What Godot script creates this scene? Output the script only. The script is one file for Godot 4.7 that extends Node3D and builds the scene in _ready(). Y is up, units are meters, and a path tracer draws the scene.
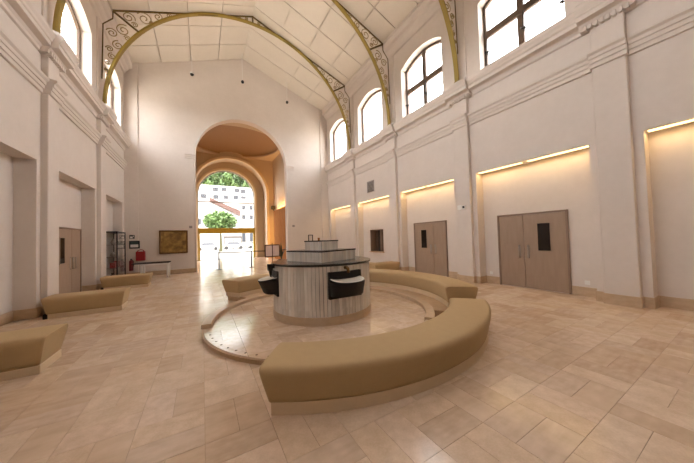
extends Node3D
# Thermal-bath hall.  x to the right, y up, z (as written in the calls) runs down the hall from the camera: V() turns it into Godot's -z.
const XR := 7.34      # face of the right wall
const XL := -3.08     # face of the left wall
const CX := 2.13      # hall axis
const GX := 1.95      # middle of the glazed front
const ZE := 15.0      # end wall
const ZB := -1.805    # back wall
const KB := -1        # first bay
const RIDGE := 11.95
const SLOPE := 0.385
const FC := Vector2(2.10, 4.66)   # centre of the round counter
var rng := RandomNumberGenerator.new()
var M := {}
var used := {}

# ------------------------------------------------------------------ helpers
func V(x: float, y: float, z: float) -> Vector3:
	return Vector3(x, y, -z)

func zc(k: int) -> float:
	return 1.585 + 3.39 * k

func mb() -> SurfaceTool:
	var st := SurfaceTool.new()
	st.begin(Mesh.PRIMITIVE_TRIANGLES)
	st.set_smooth_group(-1)
	return st

func tri(st: SurfaceTool, a: Vector3, b: Vector3, c: Vector3) -> void:
	st.add_vertex(a)
	st.add_vertex(b)
	st.add_vertex(c)

func quad(st: SurfaceTool, a: Vector3, b: Vector3, c: Vector3, d: Vector3) -> void:
	tri(st, a, b, c)
	tri(st, a, c, d)

func face(st: SurfaceTool, p: Array, inside: Vector3) -> void:
	# one convex face, turned away from a point inside the body
	var mid := Vector3.ZERO
	for q in p:
		mid += q
	mid /= p.size()
	var n: Vector3 = Plane(p[0], p[1], p[2]).normal
	var flip: bool = n.dot(mid - inside) < 0.0
	for i in range(1, p.size() - 1):
		if flip:
			tri(st, p[0], p[i + 1], p[i])
		else:
			tri(st, p[0], p[i], p[i + 1])

func hexa(st: SurfaceTool, p: Array) -> void:
	# 8 corners: bit 0 = x, bit 1 = y, bit 2 = z
	var mid := Vector3.ZERO
	for q in p:
		mid += q
	mid /= 8.0
	for f in [[0, 1, 3, 2], [4, 5, 7, 6], [0, 1, 5, 4], [2, 3, 7, 6], [0, 2, 6, 4], [1, 3, 7, 5]]:
		face(st, [p[f[0]], p[f[1]], p[f[2]], p[f[3]]], mid)

func box(st: SurfaceTool, x0: float, x1: float, y0: float, y1: float, z0: float, z1: float) -> void:
	var p := []
	for i in 8:
		p.append(V(x1 if i & 1 else x0, y1 if i & 2 else y0, z1 if i & 4 else z0))
	hexa(st, p)

func cbox(st: SurfaceTool, x0: float, x1: float, y0: float, y1: float, z0: float, z1: float, b: float) -> void:
	# box with bevelled edges
	var c := V((x0 + x1) / 2, (y0 + y1) / 2, (z0 + z1) / 2)
	var h := Vector3(absf(x1 - x0) / 2, absf(y1 - y0) / 2, absf(z1 - z0) / 2)
	b = minf(b, minf(h.x, minf(h.y, h.z)) * 0.9)
	for a in 3:
		var u := (a + 1) % 3
		var w := (a + 2) % 3
		for s in [-1.0, 1.0]:
			var q := []
			for t in [[-1, -1], [1, -1], [1, 1], [-1, 1]]:
				var d := Vector3.ZERO
				d[a] = s * h[a]
				d[u] = t[0] * (h[u] - b)
				d[w] = t[1] * (h[w] - b)
				q.append(c + d)
			face(st, q, c)
			for s2 in [-1.0, 1.0]:
				var e := []
				for t in [[0, -1], [0, 1], [1, 1], [1, -1]]:
					var d := Vector3.ZERO
					d[a] = s * (h[a] - (b if t[0] == 1 else 0.0))
					d[u] = s2 * (h[u] - (0.0 if t[0] == 1 else b))
					d[w] = t[1] * (h[w] - b)
					e.append(c + d)
				face(st, e, c)
	for i in 8:
		var s := Vector3(1 if i & 1 else -1, 1 if i & 2 else -1, 1 if i & 4 else -1)
		var e := []
		for a in 3:
			var d := s * (h - Vector3(b, b, b))
			d[a] = s[a] * h[a]
			e.append(c + d)
		face(st, e, c)

func loft(st: SurfaceTool, rings: Array, close_ring := true, close_loop := false, smooth := 0) -> void:
	st.set_smooth_group(smooth)
	var n: int = rings[0].size()
	var m := rings.size()
	for i in (m if close_loop else m - 1):
		var a: PackedVector3Array = rings[i]
		var b: PackedVector3Array = rings[(i + 1) % m]
		for j in (n if close_ring else n - 1):
			var k := (j + 1) % n
			quad(st, a[j], a[k], b[k], b[j])
	st.set_smooth_group(-1)

func cap(st: SurfaceTool, ring: PackedVector3Array, poly: PackedVector2Array) -> void:
	var t := Geometry2D.triangulate_polygon(poly)
	for i in range(0, t.size(), 3):
		tri(st, ring[t[i]], ring[t[i + 1]], ring[t[i + 2]])

func prism(st: SurfaceTool, poly: PackedVector2Array, f: Callable, d0: float, d1: float) -> void:
	# a flat outline given thickness; f(point, depth) places it
	var a := PackedVector3Array()
	var b := PackedVector3Array()
	for p in poly:
		a.append(f.call(p, d0))
		b.append(f.call(p, d1))
	cap(st, a, poly)
	cap(st, b, poly)
	for i in poly.size():
		var k := (i + 1) % poly.size()
		quad(st, a[i], a[k], b[k], b[i])

func tube(st: SurfaceTool, pts: PackedVector3Array, r, n := 6, ends := true) -> void:
	var rings := []
	var up := Vector3.UP
	for i in pts.size():
		var t: Vector3 = (pts[mini(i + 1, pts.size() - 1)] - pts[maxi(i - 1, 0)]).normalized()
		if absf(t.dot(up)) > 0.95:
			up = Vector3.RIGHT if absf(t.x) < 0.9 else Vector3.BACK
		var s := t.cross(up).normalized()
		up = s.cross(t).normalized()
		var rr: float = r[i] if r is Array else r
		var ring := PackedVector3Array()
		for j in n:
			var a := TAU * j / n
			ring.append(pts[i] + s * cos(a) * rr + up * sin(a) * rr)
		rings.append(ring)
	loft(st, rings)
	if ends:
		for e in [rings[0], rings[-1]]:
			var mid := Vector3.ZERO
			for q in e:
				mid += q
			mid /= n
			for j in n:
				tri(st, mid, e[j], e[(j + 1) % n])

func lathe(st: SurfaceTool, prof: Array, c: Vector3, n := 24, smooth := 0) -> void:
	# profile of (radius, height) turned round the vertical through c
	var rings := []
	for i in n:
		var a := TAU * i / n
		var ring := PackedVector3Array()
		for p in prof:
			ring.append(c + Vector3(cos(a) * p[0], p[1], sin(a) * p[0]))
		rings.append(ring)
	loft(st, rings, false, true, smooth)

func arch_poly(x0: float, x1: float, y0: float, y1: float, cx: float, r: float, cy: float, n := 28) -> PackedVector2Array:
	# wall outline with a round-headed opening down to its foot
	var p := PackedVector2Array([Vector2(x0, y0), Vector2(cx - r, y0)])
	for i in n + 1:
		var a := PI - PI * i / n
		p.append(Vector2(cx + r * cos(a), cy + r * sin(a)))
	p.append_array([Vector2(cx + r, y0), Vector2(x1, y0), Vector2(x1, y1), Vector2(x0, y1)])
	return p

func seg_head(z0: float, z1: float, ys: float, rise: float, n := 14) -> PackedVector2Array:
	# points of a segmental arch from z0 to z1
	var h := (z1 - z0) / 2
	var r := (h * h + rise * rise) / (2 * rise)
	var p := PackedVector2Array()
	for i in n + 1:
		var u := -h + 2 * h * i / n
		p.append(Vector2((z0 + z1) / 2 + u, ys + rise - r + sqrt(r * r - u * u)))
	return p

func commit(st: SurfaceTool) -> ArrayMesh:
	st.generate_normals()
	return st.commit()

func obj(called: String, st, m: Material, parent: Node = self) -> MeshInstance3D:
	var o := MeshInstance3D.new()
	o.name = called
	o.mesh = commit(st) if st is SurfaceTool else st
	o.material_override = m
	o.cast_shadow = GeometryInstance3D.SHADOW_CASTING_SETTING_ON
	parent.add_child(o, true)
	return o

func objw(called: String, st, m: Material, parent: Node = self) -> MeshInstance3D:
	# a part whose shape was written in world coordinates
	var o := obj(called, st, m, parent)
	o.global_transform = Transform3D.IDENTITY
	return o

func numbered(called: String) -> String:
	used[called] = used.get(called, -1) + 1
	return called if used[called] == 0 else "%s_%03d" % [called, used[called]]

func tag(o: Node, label: String, category: String, group := "") -> Node:
	o.set_meta("label", label)
	o.set_meta("category", category)
	if group:
		o.set_meta("group", group)
	return o

func thing(called: String, label: String, category: String, at := Vector3.ZERO, group := "") -> Node3D:
	var o := Node3D.new()
	o.name = numbered(called)
	add_child(o)
	o.position = at
	tag(o, label, category, group)
	return o

func struct(called: String, label := "", at := Vector3.ZERO) -> Node3D:
	var o := Node3D.new()
	o.name = called
	add_child(o)
	o.position = at
	o.set_meta("kind", "structure")
	if label:
		o.set_meta("label", label)
	return o

func noise_image(size: int, freq: float, seed_: int, octaves := 4, stretch := Vector2.ONE) -> Image:
	# tileable noise 0..1; stretch lengthens the grain
	var n := FastNoiseLite.new()
	n.noise_type = FastNoiseLite.TYPE_SIMPLEX_SMOOTH
	n.seed = seed_
	n.frequency = freq
	n.fractal_octaves = octaves
	var w := int(size / stretch.x)
	var h := int(size / stretch.y)
	var im := n.get_seamless_image(w, h)
	im.resize(size, size, Image.INTERPOLATE_CUBIC)
	im.convert(Image.FORMAT_L8)
	return im

func ramp(im: Image, lo: Color, hi: Color, contrast := 1.0, im2: Image = null, mix2 := 0.0) -> ImageTexture:
	var out := Image.create(im.get_width(), im.get_height(), false, Image.FORMAT_RGB8)
	for y in im.get_height():
		for x in im.get_width():
			var v := im.get_pixel(x, y).r
			if im2:
				v = lerpf(v, im2.get_pixel(x, y).r, mix2)
			out.set_pixel(x, y, lo.lerp(hi, clampf((v - 0.5) * contrast + 0.5, 0.0, 1.0)))
	return ImageTexture.create_from_image(out)

func mat(c: Color, rough := 0.7, tex: Texture2D = null, scale := 1.0, metal := 0.0) -> StandardMaterial3D:
	var m := StandardMaterial3D.new()
	m.albedo_color = c
	m.roughness = rough
	m.metallic = metal
	if tex:
		m.albedo_texture = tex
		m.uv1_triplanar = true
		m.uv1_world_triplanar = true
		m.uv1_scale = Vector3.ONE * scale
	return m

func bump(m: StandardMaterial3D, im: Image, scale_cm: float) -> StandardMaterial3D:
	m.heightmap_enabled = true
	m.heightmap_texture = ImageTexture.create_from_image(im)
	m.heightmap_scale = scale_cm
	return m

func c8(r: int, g: int, b: int) -> Color:
	return Color(r / 255.0, g / 255.0, b / 255.0)

# ------------------------------------------------------------------ camera, sky, light
const SKY_ENERGY := 3.2
const SUN_ENERGY := 5.0
const EXPOSURE := 1.0

func set_view() -> void:
	var cam := Camera3D.new()
	cam.name = "camera"
	var yaw := 0.527192
	var pit := 0.0271698
	var rol := -0.0292125
	var fw := Vector3(sin(yaw) * cos(pit), sin(pit), -cos(yaw) * cos(pit))
	var rt := Vector3(cos(yaw), 0, sin(yaw))
	var up := (-fw).cross(rt)
	var r2 := cos(rol) * rt + sin(rol) * up
	var u2 := -sin(rol) * rt + cos(rol) * up
	cam.transform = Transform3D(Basis(r2, u2, -fw), Vector3(0, 1.5, 0))
	cam.fov = rad_to_deg(2 * atan(231.5 / 248.9))
	cam.near = 0.05
	cam.far = 600
	add_child(cam)
	cam.current = true
	var env := Environment.new()
	env.background_mode = Environment.BG_SKY
	var sm := ProceduralSkyMaterial.new()
	sm.sky_top_color = c8(236, 240, 246)
	sm.sky_horizon_color = c8(252, 250, 246)
	sm.ground_horizon_color = c8(225, 220, 210)
	sm.ground_bottom_color = c8(180, 172, 160)
	sm.sky_energy_multiplier = SKY_ENERGY
	sm.ground_energy_multiplier = SKY_ENERGY * 0.4
	var sky := Sky.new()
	sky.sky_material = sm
	env.sky = sky
	env.tonemap_mode = Environment.TONE_MAPPER_LINEAR
	env.tonemap_exposure = EXPOSURE
	env.sdfgi_enabled = true
	env.ssao_enabled = true
	env.ssil_enabled = true
	var we := WorldEnvironment.new()
	we.name = "world_environment"
	we.environment = env
	add_child(we)

func sun_light() -> void:
	# high sun over the ridge, shining down the length of the hall's outside
	var l := DirectionalLight3D.new()
	l.name = "sun"
	add_child(l)
	l.look_at_from_position(Vector3(0, 40, 0), Vector3(0, 40, 0) + Vector3(0.02, -0.87, -0.49), Vector3.RIGHT)
	l.light_color = c8(255, 246, 232)
	l.light_energy = SUN_ENERGY
	l.light_angular_distance = 1.0
	l.shadow_enabled = true

func area_light(parent: Node, at: Vector3, towards: Vector3, size: Vector2, color: Color, energy: float) -> void:
	var l := AreaLight3D.new()
	l.name = "light"
	parent.add_child(l, true)
	var up := Vector3.UP if absf(towards.normalized().y) < 0.9 else Vector3.RIGHT
	l.look_at_from_position(at, at + towards, up)
	l.area_size = size
	l.light_color = color
	l.light_energy = energy
	l.shadow_enabled = true
	l.area_range = 40.0

# ------------------------------------------------------------------ materials
func make_materials() -> void:
	var soft := noise_image(256, 0.012, 3, 4)
	var fine := noise_image(256, 0.06, 5, 3)
	var plaster_tex := ramp(soft, Color(0.975, 0.972, 0.968), Color(1, 1, 1), 1.4, fine, 0.45)
	M.plaster = mat(c8(222, 210, 200), 0.75, plaster_tex, 0.35)
	M.ceil = mat(c8(228, 216, 200), 0.7, plaster_tex, 0.5)
	M.ochre = mat(c8(194, 172, 144), 0.75, plaster_tex, 0.35)
	M.dome = mat(c8(150, 118, 86), 0.75, plaster_tex, 0.35)
	M.archivolt = mat(c8(222, 200, 162), 0.6, plaster_tex, 0.5)
	# travertine: long soft bands, small pits
	var band := noise_image(512, 0.02, 11, 4, Vector2(5, 1))
	var cloud := noise_image(512, 0.012, 12, 5)
	var pits := noise_image(512, 0.09, 13, 2)
	M.trav_tex = ramp(band, Color(0.90, 0.88, 0.85), Color(1, 1, 1), 1.3, cloud, 0.5)
	M.trav_tex2 = ramp(cloud, Color(0.91, 0.89, 0.86), Color(1, 1, 1), 1.3, pits, 0.35)
	M.tile = []
	var tones := [c8(228, 203, 179), c8(233, 210, 187), c8(225, 199, 174), c8(237, 215, 193), c8(227, 203, 182), c8(231, 206, 181), c8(220, 194, 170), c8(234, 210, 189)]
	for i in tones.size():
		M.tile.append(mat(tones[i], 0.15, M.trav_tex if i % 2 == 0 else M.trav_tex2, 0.55 + 0.1 * i))
	M.tones = tones
	M.tile_rest = mat(Color.WHITE, 0.15, M.trav_tex2, 0.6)
	M.tile_rest.vertex_color_use_as_albedo = true
	M.joint = mat(c8(186, 156, 124), 0.8)
	M.stone = mat(c8(205, 170, 132), 0.35, M.trav_tex2, 0.9)
	M.stone_base = mat(c8(208, 180, 150), 0.4, M.trav_tex, 0.8)
	M.stud = mat(c8(120, 92, 66), 0.5, null, 1.0, 0.4)
	var weave := noise_image(256, 0.25, 21, 2)
	var fab := ramp(weave, Color(0.90, 0.90, 0.89), Color(1, 1, 1), 1.3, soft, 0.15)
	M.fabric = mat(c8(195, 166, 123), 0.85, fab, 2.2)
	M.fabric.rim_enabled = true
	M.fabric.rim = 0.25
	M.fabric.rim_tint = 0.6
	M.bench_base = mat(c8(222, 198, 164), 0.6, plaster_tex, 1.0)
	M.foot = mat(c8(40, 30, 24), 0.6)
	# counter slats: striped pale marble
	var vein := noise_image(256, 0.03, 31, 4, Vector2(1, 6))
	var vein_tex := ramp(vein, Color(0.90, 0.89, 0.88), Color(1, 1, 1), 1.3)
	M.slat = []
	for c in [c8(236, 228, 218), c8(230, 221, 210), c8(241, 234, 225), c8(224, 214, 203), c8(232, 220, 207), c8(220, 212, 202), c8(239, 229, 217)]:
		M.slat.append(mat(c, 0.45, vein_tex, 1.4))
	M.core = mat(c8(92, 82, 72), 0.8)
	M.dark_top = mat(c8(46, 42, 40), 0.22)
	M.dark_panel = mat(c8(22, 17, 15), 0.65)
	M.basin_white = mat(c8(226, 220, 208), 0.25)
	M.bronze = mat(c8(110, 78, 40), 0.35, null, 1.0, 0.8)
	M.dark_metal = mat(c8(44, 38, 34), 0.45, null, 1.0, 0.5)
	M.gilt = mat(c8(158, 134, 58), 0.5, plaster_tex, 1.5, 0.2)
	M.gilt_dark = mat(c8(108, 86, 40), 0.55, null, 1.0, 0.25)
	M.gilt_scroll = mat(c8(150, 128, 80), 0.55, null, 1.0, 0.2)
	M.gilt_pale = mat(c8(196, 172, 120), 0.55, null, 1.0, 0.15)
	var grain := noise_image(256, 0.03, 41, 4, Vector2(1, 8))
	M.door = mat(c8(164, 140, 120), 0.5, ramp(grain, Color(0.965, 0.96, 0.955), Color(1, 1, 1), 1.5), 1.2)
	M.door_frame = mat(c8(140, 116, 98), 0.5)
	M.steel = mat(c8(170, 160, 150), 0.3, null, 1.0, 0.9)
	M.dark_glass = mat(c8(30, 24, 22), 0.12)
	M.glass = mat(Color(0.7, 0.72, 0.72, 0.02), 0.03)
	M.glass.transparency = BaseMaterial3D.TRANSPARENCY_ALPHA
	M.win_frame = mat(c8(96, 74, 56), 0.5)
	M.vent = mat(c8(150, 140, 134), 0.5)
	M.vent_dark = mat(c8(60, 54, 50), 0.8)
	M.white = mat(c8(232, 228, 222), 0.5)
	M.black = mat(c8(26, 24, 24), 0.5)
	M.red = mat(c8(150, 22, 24), 0.4)
	M.brass_bar = mat(c8(176, 146, 44), 0.4, null, 1.0, 0.15)
	M.wood_panel = mat(c8(172, 118, 72), 0.5, ramp(grain, Color(0.84, 0.8, 0.76), Color(1, 1, 1), 1.5), 0.8)
	M.wood_panel.roughness = 0.95
	M.wood_panel.metallic_specular = 0.1
	M.led = mat(c8(255, 232, 180), 0.5)
	M.led.emission_enabled = true
	M.led.emission = c8(255, 222, 160)
	M.led.emission_energy_multiplier = 3.0
	M.street = mat(c8(104, 98, 90), 0.85, plaster_tex, 0.2)
	M.facade = mat(c8(166, 163, 158), 0.8)
	M.bounce_roof = mat(c8(222, 216, 204), 0.8, plaster_tex, 0.3)
	M.facade2 = mat(c8(158, 150, 140), 0.8)
	M.porcelain = mat(c8(220, 210, 196), 0.5)
	M.roof = mat(c8(70, 46, 38), 0.8)
	M.far_frame = mat(c8(120, 116, 112), 0.8)
	M.far_glass = mat(c8(30, 32, 38), 0.6)
	M.leaf = []
	for c in [c8(50, 72, 24), c8(62, 80, 30), c8(42, 64, 24), c8(62, 84, 30)]:
		var lm := mat(c, 0.7)
		lm.backlight_enabled = true
		lm.backlight = c * 0.6
		M.leaf.append(lm)
	M.bark = mat(c8(70, 66, 40), 0.9)
	M.hill = mat(c8(54, 74, 30), 0.9, plaster_tex, 0.05)

# ------------------------------------------------------------------ floor
func seen_px(p: Vector3) -> bool:
	var q: Vector3 = get_node("camera").transform.affine_inverse() * p
	if q.z > -0.3:
		return false
	var x := 248.9 * q.x / -q.z
	var y := 248.9 * q.y / -q.z
	return absf(x) < 375 and y > -262

func tile_shape(st: SurfaceTool, poly: PackedVector2Array, top: float, col = null) -> void:
	# a slab with a bevelled upper edge, centred on its own outline
	var inner := PackedVector2Array()
	var c := Vector2.ZERO
	for p in poly:
		c += p
	c /= poly.size()
	for p in poly:
		inner.append(p + (c - p).normalized() * 0.003)
	if col != null:
		st.set_color(col)
	var pts := []
	for p in inner:
		pts.append(V(p.x, top, p.y))
	var deep := V(c.x, top - 1.0, c.y)
	face(st, pts, deep)
	for i in poly.size():
		var k := (i + 1) % poly.size()
		face(st, [V(inner[i].x, top, inner[i].y), V(inner[k].x, top, inner[k].y), V(poly[k].x, top - 0.0012, poly[k].y), V(poly[i].x, top - 0.0012, poly[i].y)], deep)
		face(st, [V(poly[i].x, top - 0.0012, poly[i].y), V(poly[k].x, top - 0.0012, poly[k].y), V(poly[k].x, top - 0.006, poly[k].y), V(poly[i].x, top - 0.006, poly[i].y)], deep)

func basket(x0: float, x1: float, z0: float, z1: float) -> Array:
	# basket-weave slabs: modules of two, turned about
	var m := 0.48
	var g := 0.0008
	var out := []
	for i in range(int(floor(x0 / m)), int(ceil(x1 / m))):
		for j in range(int(floor((z0 - 0.27) / m)), int(ceil((z1 - 0.27) / m))):
			for h in 2:
				var a := Vector2(i * m, 0.27 + j * m)
				var s := Vector2(m / 2, m) if (i + j) % 2 == 0 else Vector2(m, m / 2)
				a += (Vector2(m / 2, 0) if (i + j) % 2 == 0 else Vector2(0, m / 2)) * h
				out.append(Rect2(a + Vector2(g, g), s - Vector2(2 * g, 2 * g)))
	return out

func rect_poly(r: Rect2) -> PackedVector2Array:
	return PackedVector2Array([r.position, r.position + Vector2(r.size.x, 0), r.end, r.position + Vector2(0, r.size.y)])

func make_floor() -> void:
	var fl := struct("floor", "polished beige travertine floor laid in basket weave")
	var st := mb()
	box(st, XL - 0.8, XR + 0.8, -0.4, -0.008, ZB - 0.5, ZE + 0.55)
	box(st, CX - 3.4, CX + 3.4, -0.4, -0.008, ZB - 8.4, ZB - 0.5)
	box(st, CX - 3.7, CX + 3.7, -0.4, -0.008, ZE + 0.55, 24.6)
	objw("subfloor", st, M.joint, fl)
	var list := []
	for r in basket(XL - 0.36, XR + 0.36, ZB, 24.5):
		var c: Vector2 = r.get_center()
		if r.position.x < XL - 0.40 or r.end.x > XR + 0.42:
			continue
		if c.y > ZE + 0.4 and absf(c.x - CX) > 3.3:
			continue
		if c.distance_to(FC) < 1.55:
			continue
		list.append(r)
	var front := []
	var rest := []
	for r in list:
		var c: Vector2 = r.get_center()
		if seen_px(V(c.x, 0, c.y)) and c.distance_to(FC) > 2.0:
			front.append(r)
		else:
			rest.append(r)
	front.sort_custom(func(a, b): return a.get_center().length() < b.get_center().length())
	var shapes := {}
	for i in front.size():
		var r: Rect2 = front[i]
		if i >= 300:
			rest.append(r)
			continue
		var turned := r.size.x > r.size.y
		if not shapes.has(turned):
			var ts := mb()
			tile_shape(ts, rect_poly(Rect2(-r.size / 2, r.size)), 0.0)
			shapes[turned] = commit(ts)
		var o := obj("tile", shapes[turned], M.tile[rng.randi() % M.tile.size()], fl)
		o.position = V(r.get_center().x, 0, r.get_center().y)
	var rs := mb()
	for r in rest:
		var t: Color = M.tones[rng.randi() % M.tones.size()]
		tile_shape(rs, rect_poly(r), 0.0, t.srgb_to_linear())
	var f := objw("tile_field", rs, M.tile_rest, fl)
	f.set_meta("kind", "stuff")

# ------------------------------------------------------------------ side walls
func side(s: int, w: float, y: float, z: float) -> Vector3:
	return V(XR - w if s > 0 else XL + w, y, z)

func sbox(st: SurfaceTool, s: int, w0: float, w1: float, y0: float, y1: float, z0: float, z1: float, b := 0.0) -> void:
	var a := XR - w0 if s > 0 else XL + w0
	var c := XR - w1 if s > 0 else XL + w1
	if b > 0:
		cbox(st, minf(a, c), maxf(a, c), y0, y1, z0, z1, b)
	else:
		box(st, minf(a, c), maxf(a, c), y0, y1, z0, z1)

func cells(st: SurfaceTool, s: int, w0: float, w1: float, y0: float, y1: float, z0: float, z1: float, holes: Array) -> void:
	# a slab with rectangular holes [z0, z1, y0, y1]
	var us := [z0, z1]
	var vs := [y0, y1]
	for h in holes:
		us.append_array([h[0], h[1]])
		vs.append_array([h[2], h[3]])
	us.sort()
	vs.sort()
	for i in us.size() - 1:
		for j in vs.size() - 1:
			if us[i + 1] - us[i] < 0.001 or vs[j + 1] - vs[j] < 0.001:
				continue
			var u: float = (us[i] + us[i + 1]) / 2
			var v: float = (vs[j] + vs[j + 1]) / 2
			var inside := false
			for h in holes:
				if u > h[0] and u < h[1] and v > h[2] and v < h[3]:
					inside = true
			if not inside:
				sbox(st, s, w0, w1, vs[j], vs[j + 1], us[i], us[i + 1])

func mould(st: SurfaceTool, s: int, prof: Array, off: float, z0: float, z1: float) -> void:
	# a moulding of profile (projection, height) along the wall
	var poly := PackedVector2Array()
	for p in prof:
		poly.append(Vector2(p[0] + (off if p[0] > 0 else 0.0), p[1]))
	prism(st, poly, func(p, d): return side(s, p.x, p.y, d), z0, z1)

const ARCHITRAVE := [[0, 4.94], [0.045, 4.945], [0.045, 5.03], [0.07, 5.035], [0.07, 5.12], [0.095, 5.125], [0.1, 5.19], [0.14, 5.23], [0.145, 5.28], [0, 5.32]]
const CORNICE := [[0, 5.82], [0.04, 5.84], [0.05, 5.9], [0.09, 5.95], [0.21, 5.98], [0.21, 6.07], [0.235, 6.09], [0.245, 6.14], [0.28, 6.2], [0.285, 6.27], [0.24, 6.3], [0.22, 6.34], [0, 6.42]]
const EAVE := [[0, 9.43], [0.06, 9.47], [0.08, 9.57], [0.16, 9.65], [0.2, 9.73], [0.3, 9.77], [0.32, 9.81], [0.32, 9.99], [0.36, 10.01], [0.36, 10.06], [0, 10.06]]

func make_side_wall(s: int) -> void:
	var sn := "right" if s > 0 else "left"
	var root := struct("wall_" + sn, ("pale plaster side wall with pilasters, niches lit from above and arched windows" if s > 0 else "pale plaster side wall with pilasters and unlit shallow niches"))
	var st := mb()
	var niches := []
	for k in range(KB, 4):
		var z0 := zc(k) + 0.39
		niches.append([z0, minf(zc(k + 1) - 0.39, 14.66), -0.1, 3.4])
	cells(st, s, -0.33, 0.0, 0.0, 6.4, ZB - 0.3, ZE + 0.1, niches)
	cells(st, s, -0.75, -0.33, 0.0, 6.4, ZB - 0.3, ZE + 0.1, [[9.65, 10.74, 0.76, 1.9]] if s > 0 else [])
	objw("wall_body", st, M.plaster, root)
	# upper wall, one arched opening in each bay
	for k in range(KB, 4):
		st = mb()
		var z0 := zc(k)
		var z1 := zc(k + 1)
		var c := (z0 + z1) / 2
		var poly := PackedVector2Array([Vector2(z0, 6.4), Vector2(c - 1.02, 6.4)])
		poly.append_array(seg_head(c - 1.02, c + 1.02, 8.5, 0.32))
		poly.append_array([Vector2(c + 1.02, 6.4), Vector2(z1, 6.4), Vector2(z1, 10.4), Vector2(z0, 10.4)])
		prism(st, poly, func(p, d): return side(s, d, p.y, p.x), -0.5, 0.0)
		objw("window_bay", st, M.plaster, root)
	st = mb()
	mould(st, s, ARCHITRAVE, 0.0, ZB, ZE)
	objw("architrave", st, M.plaster, root)
	st = mb()
	mould(st, s, CORNICE, 0.0, ZB, ZE)
	objw("cornice", st, M.plaster, root)
	st = mb()
	mould(st, s, EAVE, 0.0, ZB, ZE)
	objw("eaves_moulding", st, M.plaster, root)
	for k in range(KB + 1, 4):
		var c := zc(k)
		st = mb()
		sbox(st, s, -0.01, 0.12, 0.0, 5.85, c - 0.25, c + 0.25, 0.012)
		var p := objw("pilaster", st, M.plaster, root)
		st = mb()
		mould(st, s, ARCHITRAVE, 0.12, c - 0.275, c + 0.275)
		objw("necking", st, M.plaster, p)
		st = mb()
		mould(st, s, CORNICE, 0.12, c - 0.40, c + 0.40)
		objw("cornice_block", st, M.plaster, p)
		for i in 8:
			st = mb()
			var zd := c - 0.31 + 0.62 * i / 7.0
			sbox(st, s, 0.1, 0.2, 5.8, 5.9, zd - 0.028, zd + 0.028, 0.005)
			objw("dentil", st, M.plaster, p)
		# flat strip of the upper storey, behind the rib
		st = mb()
		sbox(st, s, -0.01, 0.035, 6.4, 9.5, c - 0.24, c + 0.24, 0.01)
		objw("upper_strip", st, M.plaster, root)
	# stone baseboard
	var bb := struct("baseboard_" + sn, "beige stone baseboard along the " + ("wall with lit niches" if s > 0 else "wall with unlit niches"))
	for k in range(KB, 4):
		var z0: float = niches[k - KB][0]
		var z1: float = niches[k - KB][1]
		st = mb()
		var gaps := []
		if s > 0 and k == 0:
			gaps = [[z0, 2.50], [4.17, z1]]
		elif s > 0 and k == 1:
			gaps = [[z0, 5.97], [7.57, z1]]
		elif s < 0 and k == 2:
			gaps = [[z0, 9.55], [11.25, z1]]
		else:
			gaps = [[z0, z1]]
		for g in gaps:
			if g[1] > g[0]:
				sbox(st, s, -0.335, -0.305, 0.0, 0.21, g[0], g[1], 0.006)
		for e in [[z0, z0 + 0.022], [z1 - 0.022, z1]]:
			sbox(st, s, -0.33, 0.022, 0.0, 0.21, e[0], e[1], 0.006)
		objw("niche_skirting", st, M.stone_base, bb)
		if k > KB:
			st = mb()
			var c := zc(k)
			sbox(st, s, -0.01, 0.022, 0.0, 0.21, c - 0.39, c + 0.39, 0.006)
			sbox(st, s, 0.0, 0.142, 0.0, 0.21, c - 0.272, c + 0.272, 0.006)
			objw("pilaster_skirting", st, M.stone_base, bb)

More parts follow.
